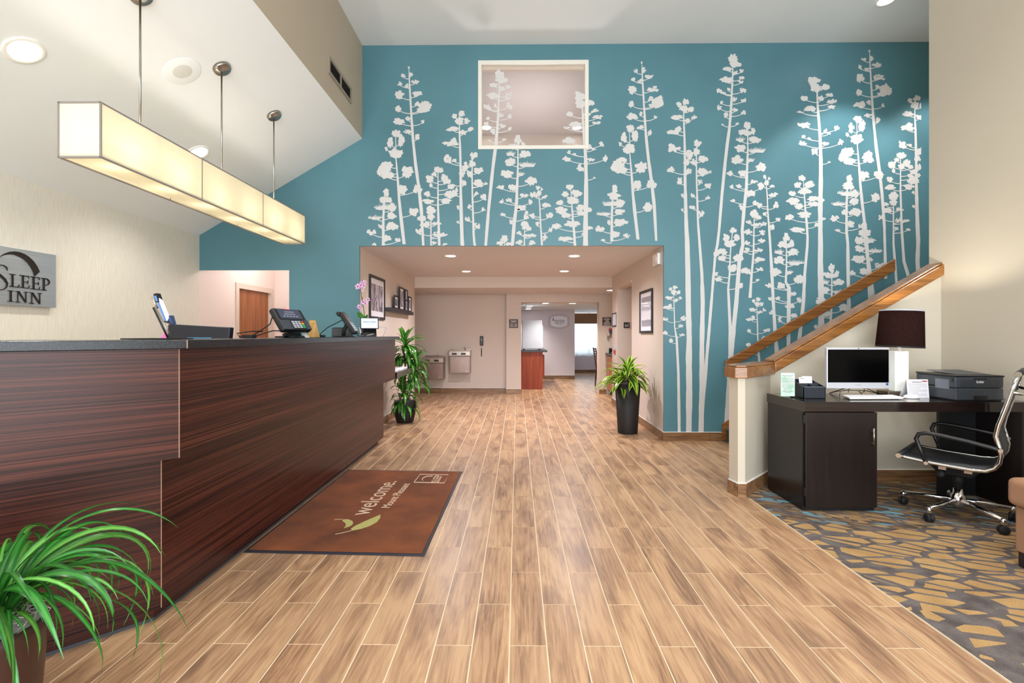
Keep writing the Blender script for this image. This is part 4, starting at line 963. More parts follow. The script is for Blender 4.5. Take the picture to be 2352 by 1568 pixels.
MB().tube([dsk(1942, 891, yM + .01), dsk(1906, 902), dsk(1945, 895.5, yM + .05), dsk(1990, 897, yM + .04), dsk(2020, 904), dsk(1989, 891, yM + .01)], .004, 6).build('wire_stand', M_WIRE, mo)
MB().tube([dsk(1985, 891, yM + .02), dsk(1985, 899, yM + .02), dsk(1979, 903), dsk(1972, 898, yM + .02)], .004, 6).build('wire_stand', M_WIRE, mo)
MB().tube([dsk(1951, 891, yM + .03), dsk(1948, 901, yM + .03)], .003, 6).build('wire_stand', M_WIRE, mo)
MB().tube([dsk(1938, 893, yM + .08), dsk(1930, 900, yM - .02), P(1928, 904, Z=ZD + .004), P(1925, 905.5, Z=ZD + .004)], .0035, 6).build('white_cable', M_WHITE, mo)
# keyboard, mouse
ka, kb, kc, kd = [P(x, y, Z=ZD + .012) for x, y in ((1934, 908), (2050, 908), (2079, 914), (1951, 914.5))]
kbd = tag(MB().prism([ka, kb, kc, kd], (0, 0, .006)).prism([p + Vector((0, 0, -.008)) for p in (ka + Vector((.006, -.004, 0)), kb + Vector((-.006, -.004, 0)), kc + Vector((-.01, .004, 0)), kd + Vector((.006, .004, 0)))], (0, 0, .0079)).build('keyboard', M_WHITE, bevel=.002), 'slim white keyboard lying in front of the all-in-one computer', 'keyboard')
km = MB()
for r in range(5):
    for c in range(14):
        def kp(u, v): return ka.lerp(kb, u).lerp(kd.lerp(kc, u), v) + Vector((0, 0, .006))
        u0, v0 = (c + .6) / 15, (r + .6) / 6.2
        km.prism([kp(u0, v0), kp(u0 + .055, v0), kp(u0 + .055, v0 + .13), kp(u0, v0 + .13)], (0, 0, .0022))
km.build('keys', M_PAPERW, kbd, kind='stuff')
mp = P(2098, 915, Z=ZD)
tag(MB().lathe([(.0, .0), (.5, .0), (.55, .12), (.5, .3), (.34, .46), (.15, .54), (0, .56)], (0, 0, 0), 24, m=Matrix.Translation((mp.x, mp.y + .02, ZD)) @ Matrix.Diagonal((.105, .075, .058, 1)), cap=False).build('mouse', M_WHITE), 'white computer mouse beside the white keyboard', 'mouse')
# acrylic sign holder
sa = thing('acrylic_sign', 'clear upright acrylic sign holder with a pale green list at desk corner', 'sign holder', (2.18, 3.80, DZT))
y = 3.80; z0 = ZD + .012; p0, p1 = P(1792, 904, Y=y), P(1826, 855, Y=y)
MB().box(p0.x, p1.x, y - .0015, y + .0015, z0, p1.z).build('acrylic_sheet', M_ACRYL, sa)
MB().box(p0.x - .006, p1.x + .012, y - .03, y + .03, ZD, z0).build('acrylic_foot', M_ACRYL, sa, bevel=.002)
a = N('green_list_paper'); fz = a.noise(a.coord((1, 1, 1), 'World'), 16, 3); a.set(a.ramp(fz, [(.4, '#d3e3d4'), (.6, '#b0d4bf')]), .8); M_GLIST = a.m
MB().box(p0.x + .003, p1.x - .003, y - .0028, y - .0018, z0, p1.z - .003).build('list_sheet', M_GLIST, sa)
hh = p1.z - z0; ww = p1.x - p0.x
for i in range(13):
    z = p1.z - hh * (.14 + .06 * i); w = ww * (.36, .3, .42, .42, .42, .42, .42, .42, .42, .3, .28, .33, .2)[i]; c = (p0.x + p1.x) / 2
    MB().box(c - w, c + w, y - .0033, y - .0028, z - .0016, z + .0016).build('text_line', M('list_text', '#56806b', .8) if i != 11 else M_DINK, sa)
# slatted desk organiser with envelopes
og = thing('desk_organizer', 'dark ribbed desk organiser with open trays holding envelopes', 'organizer', (2.37, 3.80, DZT))
o0, o1 = P(1846, 908, Y=3.74).x, P(1896.5, 908, Y=3.74).x; ox0 = P(1845, 908, Y=3.74).x
yf, yb, zf, zb2 = 3.74, 3.93, P(1846, 888.5, Y=3.74).z, P(1829, 870, Y=3.93).z
M_ORG = M('organizer_navy', '#232832', .5, var=.1)
MB().box(o0, o1, yf, yf + .006, ZD, zf).build('front_wall', M_ORG, og)
for x in (o0, o1 - .005): MB().prism([(x, yf, ZD), (x, yb, ZD), (x, yb, zb2), (x, yf, zf)], (.005, 0, 0)).build('side_wall', M_ORG, og)
MB().box(o0, o1, yb - .005, yb, ZD, zb2).build('back_wall', M_ORG, og)
ym = yf + .085; zm = zf + (zb2 - zf) * (ym - yf) / (yb - yf)
MB().box(o0 + .005, o1 - .005, ym, ym + .004, ZD, zm).build('divider', M_ORG, og); xm = (o0 + o1) / 2
MB().prism([(xm, yf + .006, ZD), (xm, ym, ZD), (xm, ym, zm), (xm, yf + .006, zf)], (.004, 0, 0)).build('divider', M_ORG, og)
MB().box(o0, o1, yf, yb, ZD, ZD + .004).build('base', M_ORG, og)
for i in range(20):
    x = o0 + .003 + i * (o1 - o0 - .006) / 20; MB().box(x, x + .004, yf - .0025, yf, ZD + .002, zf - .003).build('rib', M_ORG, og)
M_RIM = M('organizer_rim', '#7d828c', .5)
MB().box(o0, o1, yf - .001, yf + .006, zf, zf + .002).build('rim', M_RIM, og)
for i, (a0, a1, zt, yy) in enumerate(((1838, 1862, 866.5, ym + .03), (1845, 1868, 864.3, ym + .05))):
    e0, e1 = P(a0, 880, Y=yy).x, P(a1, 880, Y=yy).x; zt = P(a0, zt, Y=yy).z
    ev = tag(MB().prism([(e0, yy, ZD + .006), (e1, yy, ZD + .006), (e1, yy + .02, zt), (e0, yy + .02, zt)], (0, .001, 0)).build('envelope', M_PAPERW), ['white envelope at the front of the ribbed organiser', 'white envelope behind another in the ribbed organiser'][i], 'envelope', 'envelopes in the desk organiser')
    MB().prism([(e0 + .01, yy + .016, zt - .012), (e0 + .04, yy + .016, zt - .012), (e0 + .04, yy + .0175, zt - .007), (e0 + .01, yy + .0175, zt - .007)], (0, -.0006, 0)).build('print', M_INK, ev)
# desk lamp
lx, ly = P(2064, 900, Y=4.0).x, 4.0
lp = thing('table_lamp', 'table lamp with white block stem and dark drum shade', 'table lamp', (lx, ly, DZT))
zb_ = P(2062, 897, Y=ly).z; zt_ = P(2062, 806, Y=ly).z
MB().cbox((lx - .04, ly, (ZD + zb_) / 2), (.19, .13, zb_ - ZD)).build('lamp_base', M('bronze_base', '#6d6152', .35, metal=.6), lp, bevel=.004)
a = N('milk_glass'); a.set('#e9eee9', .35); a.b.inputs['Emission Color'].default_value = (1, 1, .95, 1); a.b.inputs['Emission Strength'].default_value = .12
MB().cbox((lx, ly, (zb_ + zt_) / 2), (.112, .07, zt_ - zb_)).build('lamp_stem', a.m, lp, bevel=.004)
sz0, sz1 = P(2062, 797, Y=ly).z, P(2062, 713, Y=ly).z
MB().tube([(lx + .005, ly, zt_), (lx + .005, ly, sz0 + .12)], .014).build('lamp_neck', M_WHITE, lp)
mm = Matrix.Translation((lx + .008, ly, sz0)) @ Matrix.Rotation(.05, 4, 'Y'); hs = sz1 - sz0
sh = MB().lathe([(.162, .0), (.147, hs), (.145, hs), (.160, 0)], (0, 0, 0), 40, m=mm, cap=False).build('lamp_shade', M_DSHADE, lp, recalc=False)
MB().lathe([(.1635, -.002), (.1645, .004), (.162, .010), (.159, .004)], (0, 0, 0), 40, m=mm, cap=False).build('shade_trim', M_MATT, sh)
MB().lathe([(.148, hs - .008), (.149, hs), (.146, hs + .003), (.144, hs - .004)], (0, 0, 0), 40, m=mm, cap=False).build('shade_trim', M_LGREY, sh)
MB().lathe([(.012, .0), (.03, .03), (.032, .055), (.02, .085), (.0, .09)], (lx + .008, ly, sz0 + .1), 14, cap=False).build('light_bulb', emis('warm_bulb', '#ffe6bd', 6), lp)
bulb('desk_lamp_bulb', (lx + .012, ly, sz0 + .215), 13, (1, .92, .78), .03)
# tent card
tc = thing('tent_card', 'folded white information card with red stripe between lamp and printer', 'card', (3.17, 3.82, DZT))
t0, t1 = P(2084, 911, Y=3.79), P(2131, 911, Y=3.80); zt = P(2106, 871, Y=3.80).z
q = [Vector((t0.x, 3.785, ZD)), Vector((t1.x, 3.785, ZD)), Vector((t1.x, 3.80, zt)), Vector((t0.x, 3.80, zt))]
MB().prism(q, (0, .001, 0)).build('front_leaf', M_PAPERW, tc)
MB().prism([q[3] + Vector((0, .001, 0)), q[2] + Vector((0, .001, 0)), Vector((t1.x, 3.87, ZD)), Vector((t0.x, 3.87, ZD))], (0, .001, 0)).build('back_leaf', M_PAPERW, tc)
def tq(u, v): return q[0].lerp(q[1], u).lerp(q[3].lerp(q[2], u), v) + Vector((0, -.0006, 0))
def tl(u0, u1, v0, v1, m_, nm): MB().prism([tq(u0, v0), tq(u1, v0), tq(u1, v1), tq(u0, v1)], (0, -.0004, 0)).build(nm, m_, tc)
tl(.72, .95, .87, .93, M_RED, 'red_stripe'); tl(.25, .7, .84, .87, M_DINK, 'heading_line')
for i, w in enumerate((.95, .94, .92, .95, .6, .94, .93, .9, .5, .92, .9)): tl(.07, w, .76 - i * .062, .775 - i * .062, M_INK, 'text_line')
# printer
pr = thing('laser_printer', 'dark grey laser printer on the right end of the desk', 'printer', (3.48, 3.8, DZT))
fx0, fx1 = P(2194, 900, Y=3.60).x, P(2306, 900, Y=3.60).x
pzt = P(2200, 863.5, Y=3.60).z; pz0 = ZD + .006; py0, py1 = 3.60, 3.95
pr.location = ((fx0 + fx1) / 2, 3.8, DZT)
zc = pz0 + (pzt - pz0) * .50
MB().box(fx0, fx1, py0, py1, pz0, zc - .001).build('lower_case', M_DGREY, pr, bevel=.008)
MB().box(fx0, fx1, py0, py1, zc + .001, pzt - .006).build('upper_case', M_DGREY, pr, bevel=.008)
MB().prism([(fx0 - .004, py0 - .002, pzt - .008), (fx1 + .004, py0 - .002, pzt - .008), (fx1 + .004, py1, pzt - .004), (fx0 - .004, py1, pzt - .004)], (0, 0, .012)).build('top_cover', M_BLACK, pr, bevel=.003)
MB().prism([(fx0 + .06, py0 + .06, pzt + .004), (fx1 - .04, py0 + .06, pzt + .004), (fx1 - .04, py1 - .03, pzt + .022), (fx0 + .06, py1 - .03, pzt + .022)], (0, 0, .004)).build('output_tray', M_DGREY, pr)
w = fx1 - fx0
MB().box(fx0 + w * .1, fx0 + w * .95, py0 - .0015, py0 + .002, zc + .012, pzt - .026).build('front_flap', M('flap_grey', '#34373c', .4), pr, bevel=.001)
MB().box(fx0 + w * .38, fx0 + w * .65, py0 - .003, py0 + .002, pzt - .024, pzt - .017).build('flap_grip', M_BLACK, pr)
MB().box(fx0 + w * .38, fx0 + w * .65, py0 - .003, py0 + .002, pz0, pz0 + .034).build('tray_grip', M_BLACK, pr)
MB().box(fx0 + .01, fx1 - .01, py0 + .01, py1 - .01, ZD, pz0).build('feet', M_MATT, pr)
text('brother', .03, (fx0 + w * .51, py0 - .0018, (zc + pzt) / 2 + .002), (1, 0, 0), (0, 0, 1), M_PAPERW, pr, fit=w * .15)
MB().box(fx0 - .0012, fx0 + .001, py0 + .05, py0 + .17, zc - .012, pzt - .03).build('side_label', M('side_label', '#6a717c', .5), pr)
MB().box(fx0 - .0025, fx0 + .001, py0 + .015, py0 + .028, pzt - .045, pzt - .02).build('side_vent', M_BLACK, pr)

# ---------------------------------------------------------------- office chair
ch = thing('office_chair', 'chrome framed office chair with black sling seat at the desk', 'office chair', (3.141, 3.482, .004), rz=math.atan2(.66, .75))
def loc(mb, nm, mat, par=None, **k): return mb.build(nm, mat, par or ch, local=True, **k)
prof = [(.285, .425), (.25, .418), (.10, .405), (-.10, .398), (-.165, .405), (-.205, .43), (-.228, .47), (-.235, .52), (-.224, .58), (-.21, .64), (-.222, .71), (-.26, .85), (-.285, .95), (-.312, 1.045)]
hw_ = .262
for s_ in (-1, 1): loc(MB().tube([(s_ * hw_, y, z) for y, z in prof], .0125, 10), 'side_rail', M_CHROME)
M_SLING = M('black_sling_leather', '#1b1c20', .5, var=.15, vs=40)
sl_ = MB(); vs = []
fine = []
for (a_, b_) in zip(prof, prof[1:]):
    for i in range(3): fine.append((a_[0] + (b_[0] - a_[0]) * i / 3, a_[1] + (b_[1] - a_[1]) * i / 3))
fine.append(prof[-1])
for tt in (-.004, .004):
    for i, (y, z) in enumerate(fine):
        a_, b_ = fine[max(i - 1, 0)], fine[min(i + 1, len(fine) - 1)]; dy, dz = b_[0] - a_[0], b_[1] - a_[1]; l = math.hypot(dy, dz)
        ny, nz = -dz / l, dy / l; rib = .0025 * (i % 2)
        for x in (-hw_ + .008, 0, hw_ - .008): vs.append((x, y + ny * (tt + rib * (1 if tt > 0 else 0)), z + nz * (tt + rib * (1 if tt > 0 else 0)) - (.006 if x == 0 else 0)))
k = len(fine) * 3; fs = []
for b in (0, k):
    for i in range(len(fine) - 1):
        for j in range(2): fs.append((b + i * 3 + j, b + i * 3 + j + 1, b + i * 3 + j + 4, b + i * 3 + j + 3))
for i in range(len(fine) - 1):
    for j in (0, 2): fs.append((i * 3 + j, (i + 1) * 3 + j, k + (i + 1) * 3 + j, k + i * 3 + j))
sl_.add(vs, fs, True); loc(sl_, 'sling', M_SLING)
for y, z in (prof[0], prof[-1]): 
    loc(MB().tube([(-hw_ - .004, y, z), (hw_ + .004, y, z)], .019, 14), 'end_roll', M_SLING)
    for s_ in (-1, 1): loc(MB().tube([(s_ * (hw_ + .004), y, z), (s_ * (hw_ + .016), y, z)], .017, 14), 'end_cap', M_CHROME)
for s_ in (-1, 1):
    x = s_ * (hw_ + .024)
    loc(MB().tube([(x, .13, .405), (x, .165, .50), (x, .185, .565), (x, .17, .60), (x, .13, .612), (x, .05, .606), (x, -.08, .588), (x, -.20, .565), (x, -.235, .555)], .014, 10), 'armrest', M_BLACK)
    for y, z in ((.13, .405), (-.235, .555)): loc(MB().tube([(x - s_ * .03, y, z), (x + s_ * .016, y, z)], .012, 10), 'arm_bolt', M_CHROME)
loc(MB().box(-hw_, hw_, .03, .07, .37, .392), 'cross_bar', M_STEEL); loc(MB().box(-hw_, hw_, -.10, -.06, .37, .392), 'cross_bar', M_STEEL)
loc(MB().prism([(-.09, -.14, .37), (-.09, .15, .37), (-.07, .10, .30), (-.07, -.08, .30)], (.18, 0, 0)), 'tilt_mechanism', M_MATT, bevel=.008)
loc(MB().tube([(-.09, .06, .33), (-.17, .07, .325)], .006, 6).lathe([(.0, 0), (.024, 0), (.024, .04), (0, .04)], (0, 0, 0), 14, m=Matrix.Translation((-.20, .07, .325)) @ Matrix.Rotation(math.pi / 2, 4, 'Y')), 'tension_knob', M_MATT)
loc(MB().tube([(-.05, -.3, .93), (hw_ - .0, -.285, .93)], .004, 6).tube([(-hw_, -.275, .93), (-hw_ + .04, -.33, .92), (0, -.35, .915), (hw_ - .04, -.33, .92), (hw_, -.275, .93)], .011, 8), 'back_stretcher', M_CHROME)
loc(MB().lathe([(.028, .30), (.028, .24), (.022, .238), (.022, .19)], (0, 0, 0), 20), 'gas_sleeve', M_MATT)
loc(MB().lathe([(.0, .20), (.026, .2), (.03, .165), (.042, .15), (.045, .095), (.034, .075), (.03, .06), (.0, .06)], (0, 0, 0), 24, cap=False), 'hub', M_CHROME)
for i in range(5):
    t = math.radians(128 - 41.3 + 72 * i); c, s_ = math.cos(t), math.sin(t); R_ = .312
    loc(MB().tube([(c * .03, s_ * .03, .118), (c * .16, s_ * .16, .108), (c * R_, s_ * R_, .092)], [.02, .016, .013], 10), 'base_arm', M_CHROME)
    ct = loc(MB().lathe([(.014, .062), (.019, .075), (.019, .09), (.011, .104), (.0, .106)], (c * R_, s_ * R_, 0), 14, cap=False), 'caster_socket', M_CHROME)
    mx = Matrix.Translation((c * R_, s_ * R_, .0305)) @ Matrix.Rotation(t + 1.1, 4, 'Z') @ Matrix.Rotation(math.pi / 2, 4, 'X')
    w1_ = MB().lathe([(.0, -.022), (.024, -.022), (.03, -.016), (.03, -.005), (.022, -.004), (.022, .004), (.03, .005), (.03, .016), (.024, .022), (0, .022)], (0, 0, 0), 20, m=mx, cap=False)
    w1_.build('caster_wheel', M_MATT, ct, local=True)

# ---------------------------------------------------------------- ottoman at the right edge
ot = thing('ottoman', 'tan fabric ottoman with rounded cushion and dark legs at right edge', 'ottoman', (3.2, 2.35, .004))
M_TAN = M('tan_upholstery', '#9c7458', .95, var=.1, vs=6, bump=.5, bs=260)
b_ = MB().box(2.755, 3.60, 1.95, 2.765, .345, .502).build('cushion', M_TAN, ot, bevel=.035, seg=4)
MB().box(2.80, 3.57, 1.97, 2.755, .085, .34).build('base', M_TAN, ot, bevel=.012, seg=3)
for x, y in ((2.805, 2.66), (2.805, 1.99), (3.48, 2.66), (3.48, 1.99)): MB().prism([(x, y, .0045), (x + .07, y, .0045), (x + .07, y + .08, .0045), (x, y + .08, .0045)], (0, 0, .08)).build('leg', M_DWOOD, ot, bevel=.004)

# ---------------------------------------------------------------- plants
prng = random.Random(11)
def leaf_bm(L, Wd, elev, droop, seg=8, fold=.25, curve=1.0, neck=.35, wave=0):
    vs = []; r = z = 0.0; uv = []
    for i in range(seg + 1):
        t = i / seg; th = elev - droop * t ** curve
        if i: r += math.cos(th) * L / seg; z += math.sin(th) * L / seg
        w = Wd / 2 * min(1, neck + (1 - neck) * (t / .3)) * (1 if t < .45 else max(.03, 1 - ((t - .45) / .55) ** 2))
        f_ = fold * w; s_ = wave * math.sin(t * 5) * L
        n_ = Vector((-math.sin(th), 0, math.cos(th)))
        c = Vector((r, s_, z))
        vs += [c + Vector((0, -w, 0)) + n_ * f_, c, c + Vector((0, w, 0)) + n_ * f_]
    fs = []
    for i in range(seg): 
        b = 3 * i; fs += [(b, b + 1, b + 4, b + 3), (b + 1, b + 2, b + 5, b + 4)]
    return vs, fs
def leaf_mesh(name, mat, *a_, **k):
    vs, fs = leaf_bm(*a_, **k); me = bpy.data.meshes.new(name); me.from_pydata(vs, [], fs); me.polygons.foreach_set('use_smooth', [True] * len(fs))
    uvl = me.uv_layers.new(name='UVMap')
    for p in me.polygons:
        for li in p.loop_indices:
            vi = me.loops[li].vertex_index; uvl.data[li].uv = ((vi % 3) / 2, (vi // 3) / (len(vs) // 3 - 1))
    me.materials.append(mat); return me
def striped_leaf(name, mid, edge, tip=None, rough=.3, mirror_w=.25):
    a = N(name); uvn = a.n('ShaderNodeUVMap'); sp_ = a.n('ShaderNodeSeparateXYZ'); a.l(uvn.outputs[0], sp_.inputs[0])
    d_ = a.math('ABSOLUTE', a.math('SUBTRACT', sp_.outputs[0], .5))
    d_ = a.math('ADD', d_, a.math('MULTIPLY', a.math('SUBTRACT', a.noise(a.coord((1, 1, 1), 'Object'), 40, 2), .5), .2))
    oi = a.n('ShaderNodeObjectInfo').outputs['Random']
    c = a.ramp(d_, [(mirror_w - .06, mid), (mirror_w + .08, edge)])
    hs = a.n('ShaderNodeHueSaturation'); a.l(c, hs.inputs['Color']); a.l(a.math('ADD', a.math('MULTIPLY', oi, .5), .72), hs.inputs['Value'])
    tl_ = a.b; tl_.inputs['Subsurface Weight'].default_value = .0
    a.set(hs.outputs[0], rough); 
    tr = a.n('ShaderNodeBsdfTranslucent'); a.l(hs.outputs[0], tr.inputs[0]); mx = a.n('ShaderNodeMixShader'); mx.inputs[0].default_value = .25
    a.l(a.b.outputs[0], mx.inputs[1]); a.l(tr.outputs[0], mx.inputs[2]); a.t.links.new(mx.outputs[0], a.t.nodes['Material Output'].inputs[0])
    return a.m
def put_leaf(me, par, loc_, rz, sc=1, tilt=0):
    o = bpy.data.objects.new('leaf', me); COL.objects.link(o); o.parent = par
    o.location = Vector(loc_) - Vector(par.location); o.rotation_euler = (prng.uniform(-.15, .15), tilt, rz); o.scale = (sc, sc, sc); return o
def moss(par, c, R_, hgt, n, mat, hang=.0):
    mb = MB(); 
    vs = [Vector((c[0], c[1], c[2] + hgt))]; rings = 5; seg = 22
    for i in range(1, rings + 1):
        for j in range(seg):
            t = 2 * math.pi * j / seg; r = R_ * i / rings
            vs.append(Vector((c[0] + r * math.cos(t), c[1] + r * math.sin(t), c[2] + hgt * (1 - (i / rings) ** 2) + prng.uniform(-.2, .35) * hgt)))
    fs = [(0, 1 + j, 1 + (j + 1) % seg) for j in range(seg)]
    for i in range(rings - 1):
        for j in range(seg): a_ = 1 + i * seg; fs.append((a_ + j, a_ + seg + j, a_ + seg + (j + 1) % seg, a_ + (j + 1) % seg))
    mb.add(vs, fs, True)
    for i in range(n):
        t = prng.uniform(0, 6.28); r = R_ * math.sqrt(prng.random()) * 1.02; p = Vector((c[0] + r * math.cos(t), c[1] + r * math.sin(t), c[2] + hgt * prng.uniform(.3, 1.1)))
        d_ = Vector((prng.uniform(-1, 1), prng.uniform(-1, 1), prng.uniform(-.3, .6))).normalized(); e_ = Vector((prng.uniform(-1, 1), prng.uniform(-1, 1), prng.uniform(-.4, .7))).normalized()
        l = R_ * prng.uniform(.18, .42)
        mb.tube([p, p + d_ * l * .5, p + d_ * l * .7 + e_ * l * .4, p + e_ * l * .8], .0016, 3, caps=False)
    return mb.build('moss', mat, par, recalc=False, kind='stuff')

# tall planter on the right of the corridor
pc = P(1441, 993, Z=0); pc = Vector((min(pc.x, XCR - .26), 6.42, 0))
tp = thing('tall_planter', 'lime striped leafy plant in a tall tapered black planter', 'potted plant', pc)
rt, rb = .166, .125; zt = P(1437, 880, Y=6.42).z
MB().lathe([(rb, .0005), (rb + .004, .01), (rt, zt), (rt - .012, zt), (rt - .016, zt - .05)], pc, 40).build('pot', M_PLANT, tp)
moss(tp, (pc.x, pc.y, zt - .03), rt * .93, .05, 90, M_MOSS)
ML = striped_leaf('lime_striped_leaf', '#26591a', '#aaca40', rough=.28, mirror_w=.2)
lm = [leaf_mesh('lime_leaf', ML, L, w, e, d_, 8, .3) for L, w, e, d_ in ((.38, .075, 1.2, 1.7), (.40, .08, .9, 1.8), (.40, .075, .6, 1.5), (.32, .07, 1.4, 1.0), (.44, .078, .45, 1.5), (.34, .07, .2, 1.1))]
for (hx_, hy_, hz_, n) in ((0, 0, .17, 26), (-.08, .02, .07, 18), (.08, -.03, .09, 20)):
    b0 = Vector((pc.x + hx_, pc.y + hy_, zt + hz_))
    MB().tube([(pc.x + hx_ * .5, pc.y + hy_ * .5, zt - .03), b0], .012).build('stem', M_STEM, tp)
    for i in range(n):
        rz = i * 2.4 + prng.uniform(-.3, .3); tt = i / n
        me = lm[3] if tt > .88 else lm[0] if tt > .7 else lm[1] if tt > .5 else lm[prng.choice((2, 4, 5))]
        out = Vector((math.cos(rz), math.sin(rz), 0)); sc_ = prng.uniform(.8, 1.08)
        if math.cos(rz) > .1: sc_ = min(sc_, (XCR - .05 - b0.x) / math.cos(rz) / .36)
        put_leaf(me, tp, b0 + out * .012 + Vector((0, 0, -.13 * (1 - tt))), rz, sc_)
# cane plant beside the reception desk
dc = Vector((-1.665, 7.16, 0))
cp = thing('cane_plant', 'tall green cane plant in a rounded black pot behind the desk end', 'potted plant', dc)
rr = .163; zt = P(930, 921, Y=7.16).z
MB().lathe([(.115, .0005), (.125, .012), (.15, .12), (rr, .24), (rr, zt - .01), (rr - .004, zt), (rr - .015, zt), (rr - .018, zt - .04)], dc, 40).build('pot', M_PLANT, cp)
moss(cp, (dc.x, dc.y, zt - .02), rr * .95, .045, 110, M_MOSS)
MD = striped_leaf('green_cane_leaf', '#7fae45', '#276a22', rough=.22, mirror_w=.12)
lm = [leaf_mesh('cane_leaf', MD, L, w, e, d_, 8, .3) for L, w, e, d_ in ((.36, .06, 1.2, 1.7), (.38, .066, .85, 2.2), (.36, .066, .5, 2.1), (.30, .055, 1.42, .9), (.36, .06, .2, 1.8))]
for (hx_, hy_, hz_, n, lean) in ((-.0, -.02, 1.19, 62, (-.02, 0)), (.14, -.05, .84, 40, (.06, -.01)), (-.02, -.06, .50, 34, (0, 0)), (.05, .05, .98, 24, (.03, .02))):
    b0 = Vector((dc.x + hx_, dc.y + hy_, hz_)); q0 = Vector((dc.x + hx_ * .35, dc.y + hy_ * .6, zt - .03))
    MB().tube([q0, q0.lerp(b0, .5) + Vector((.01, .0, 0)), b0], .013).build('cane', M_STEM, cp)
    for i in range(n):
        rz = i * 2.4 + prng.uniform(-.4, .4); tt = i / n
        me = lm[3] if tt > .9 else lm[0] if tt > .72 else lm[1] if tt > .45 else lm[prng.choice((2, 2, 4))]
        out = Vector((math.cos(rz), math.sin(rz), 0)); sc_ = prng.uniform(.8, 1.1)
        if b0.x + math.cos(rz) * .33 < XCL + .02: sc_ *= .7
        if b0.y + math.sin(rz) * .33 < 6.86 and .6 < hz_ < 1: sc_ *= .8
        put_leaf(me, cp, b0 + out * .012 + Vector((0, 0, -.28 * (1 - tt))), rz, sc_)
# arching grass plant close to the camera
gc = Vector((-1.50, 1.36, 0))
gp = thing('grass_plant', 'potted plant with long arching grassy blades in the near left corner', 'potted plant', gc)
MB().lathe([(.085, .0005), (.092, .01), (.122, .44), (.124, .47), (.112, .47), (.108, .43)], gc, 36).build('pot', M('pot_brown', '#3a211a', .35, var=.15), gp)
moss(gp, (gc.x, gc.y, .455), .108, .04, 160, M('pale_moss', '#b9b3ae', .95, var=.5, vs=80))
MG = striped_leaf('grass_blade', '#3f8c34', '#226021', rough=.3, mirror_w=.2)
MG2 = striped_leaf('grass_blade_light', '#6fae4c', '#43862f', rough=.3, mirror_w=.2)
def wander_blade(mat, L, Wd, seg=18):
    """one long blade: rises, arches over and hangs, with its own wander and twist"""
    el = prng.uniform(1.15, 1.55); az = 0; drop = prng.uniform(2.3, 3.4); cv = prng.uniform(.8, 1.5); tw = prng.uniform(-1.2, 1.2); wa = prng.uniform(-.5, .5)
    p = Vector((0, 0, 0)); vs = []
    for i in range(seg + 1):
        t = i / seg; th = el - drop * t ** cv; a_ = wa * t * t + .15 * math.sin(t * 7 + tw * 3)
        d_ = Vector((math.cos(th) * math.cos(a_), math.cos(th) * math.sin(a_), math.sin(th)))
        if i: p = p + d_ * L / seg
        s_ = d_.cross(Vector((0, 0, 1))); s_ = s_.normalized() if s_.length > .05 else Vector((0, 1, 0)); n_ = s_.cross(d_)
        w = Wd / 2 * min(1, .45 + t * 2.5) * (1 if t < .45 else max(.04, 1 - ((t - .45) / .55) ** 1.5)); r_ = tw * t
        side = s_ * math.cos(r_) + n_ * math.sin(r_); up = n_ * math.cos(r_) - s_ * math.sin(r_)
        vs += [p - side * w + up * w * .3, p, p + side * w + up * w * .3]
    fs = []
    for i in range(seg): b = 3 * i; fs += [(b, b + 1, b + 4, b + 3), (b + 1, b + 2, b + 5, b + 4)]
    me = bpy.data.meshes.new('grass_leaf'); me.from_pydata(vs, [], fs); me.polygons.foreach_set('use_smooth', [True] * len(fs))
    uvl = me.uv_layers.new(name='UVMap')
    for q in me.polygons:
        for li in q.loop_indices: vi = me.loops[li].vertex_index; uvl.data[li].uv = ((vi % 3) / 2, (vi // 3) / seg)
    me.materials.append(mat); return me
gl = [wander_blade(MG if i % 3 else MG2, prng.uniform(.36, .72), prng.choice((.011, .014, .018, .024, .028))) for i in range(44)]
for i in range(150):
    rz = i * 2.4 + prng.uniform(-.5, .5); r = .06 * math.sqrt(prng.random())
    put_leaf(gl[i % 44], gp, gc + Vector((r * math.cos(rz), r * math.sin(rz), .475 + prng.uniform(-.02, .03))), rz, prng.uniform(.72, 1.0), prng.uniform(-.1, .2))

# ---------------------------------------------------------------- things on the corridor walls
def wall_frame(name, label, cat, wall_x, side, y0, y1, z0, z1, fw_, mat_w, art, t=.022, group=None):
    """picture frame lying against a wall whose room side faces side*X"""
    o = thing(name, label, cat, (wall_x + side * .001, (y0 + y1) / 2, (z0 + z1) / 2), group)
    def bx(a0, a1, b0, b1, c0, c1, nm, mt_): 
        xs = sorted((wall_x + side * c0, wall_x + side * c1)); MB().box(xs[0], xs[1], a0, a1, b0, b1).build(nm, mt_, o)
    bx(y0, y1, z0, z0 + fw_, .001, t, 'frame_side', M_DWOOD); bx(y0, y1, z1 - fw_, z1, .001, t, 'frame_side', M_DWOOD)
    bx(y0, y0 + fw_, z0 + fw_, z1 - fw_, .001, t, 'frame_side', M_DWOOD); bx(y1 - fw_, y1, z0 + fw_, z1 - fw_, .001, t, 'frame_side', M_DWOOD)
    bx(y0 + fw_, y1 - fw_, z0 + fw_, z1 - fw_, .001, .008, 'mat_board', M_PAPERW)
    m0, m1 = mat_w
    bx(y0 + fw_ + m0, y1 - fw_ - m0, z0 + fw_ + m1, z1 - fw_ - m1, .008, .009, 'print', art)
    bx(y0 + fw_, y1 - fw_, z0 + fw_, z1 - fw_, .012, .0135, 'glazing', M_GLASS)
    return o
a = N('calla_photo_print')
v = a.coord((1, 3.2, 1.1), 'World'); f = a.noise(v, 2.2, 2, .5, 1.8)
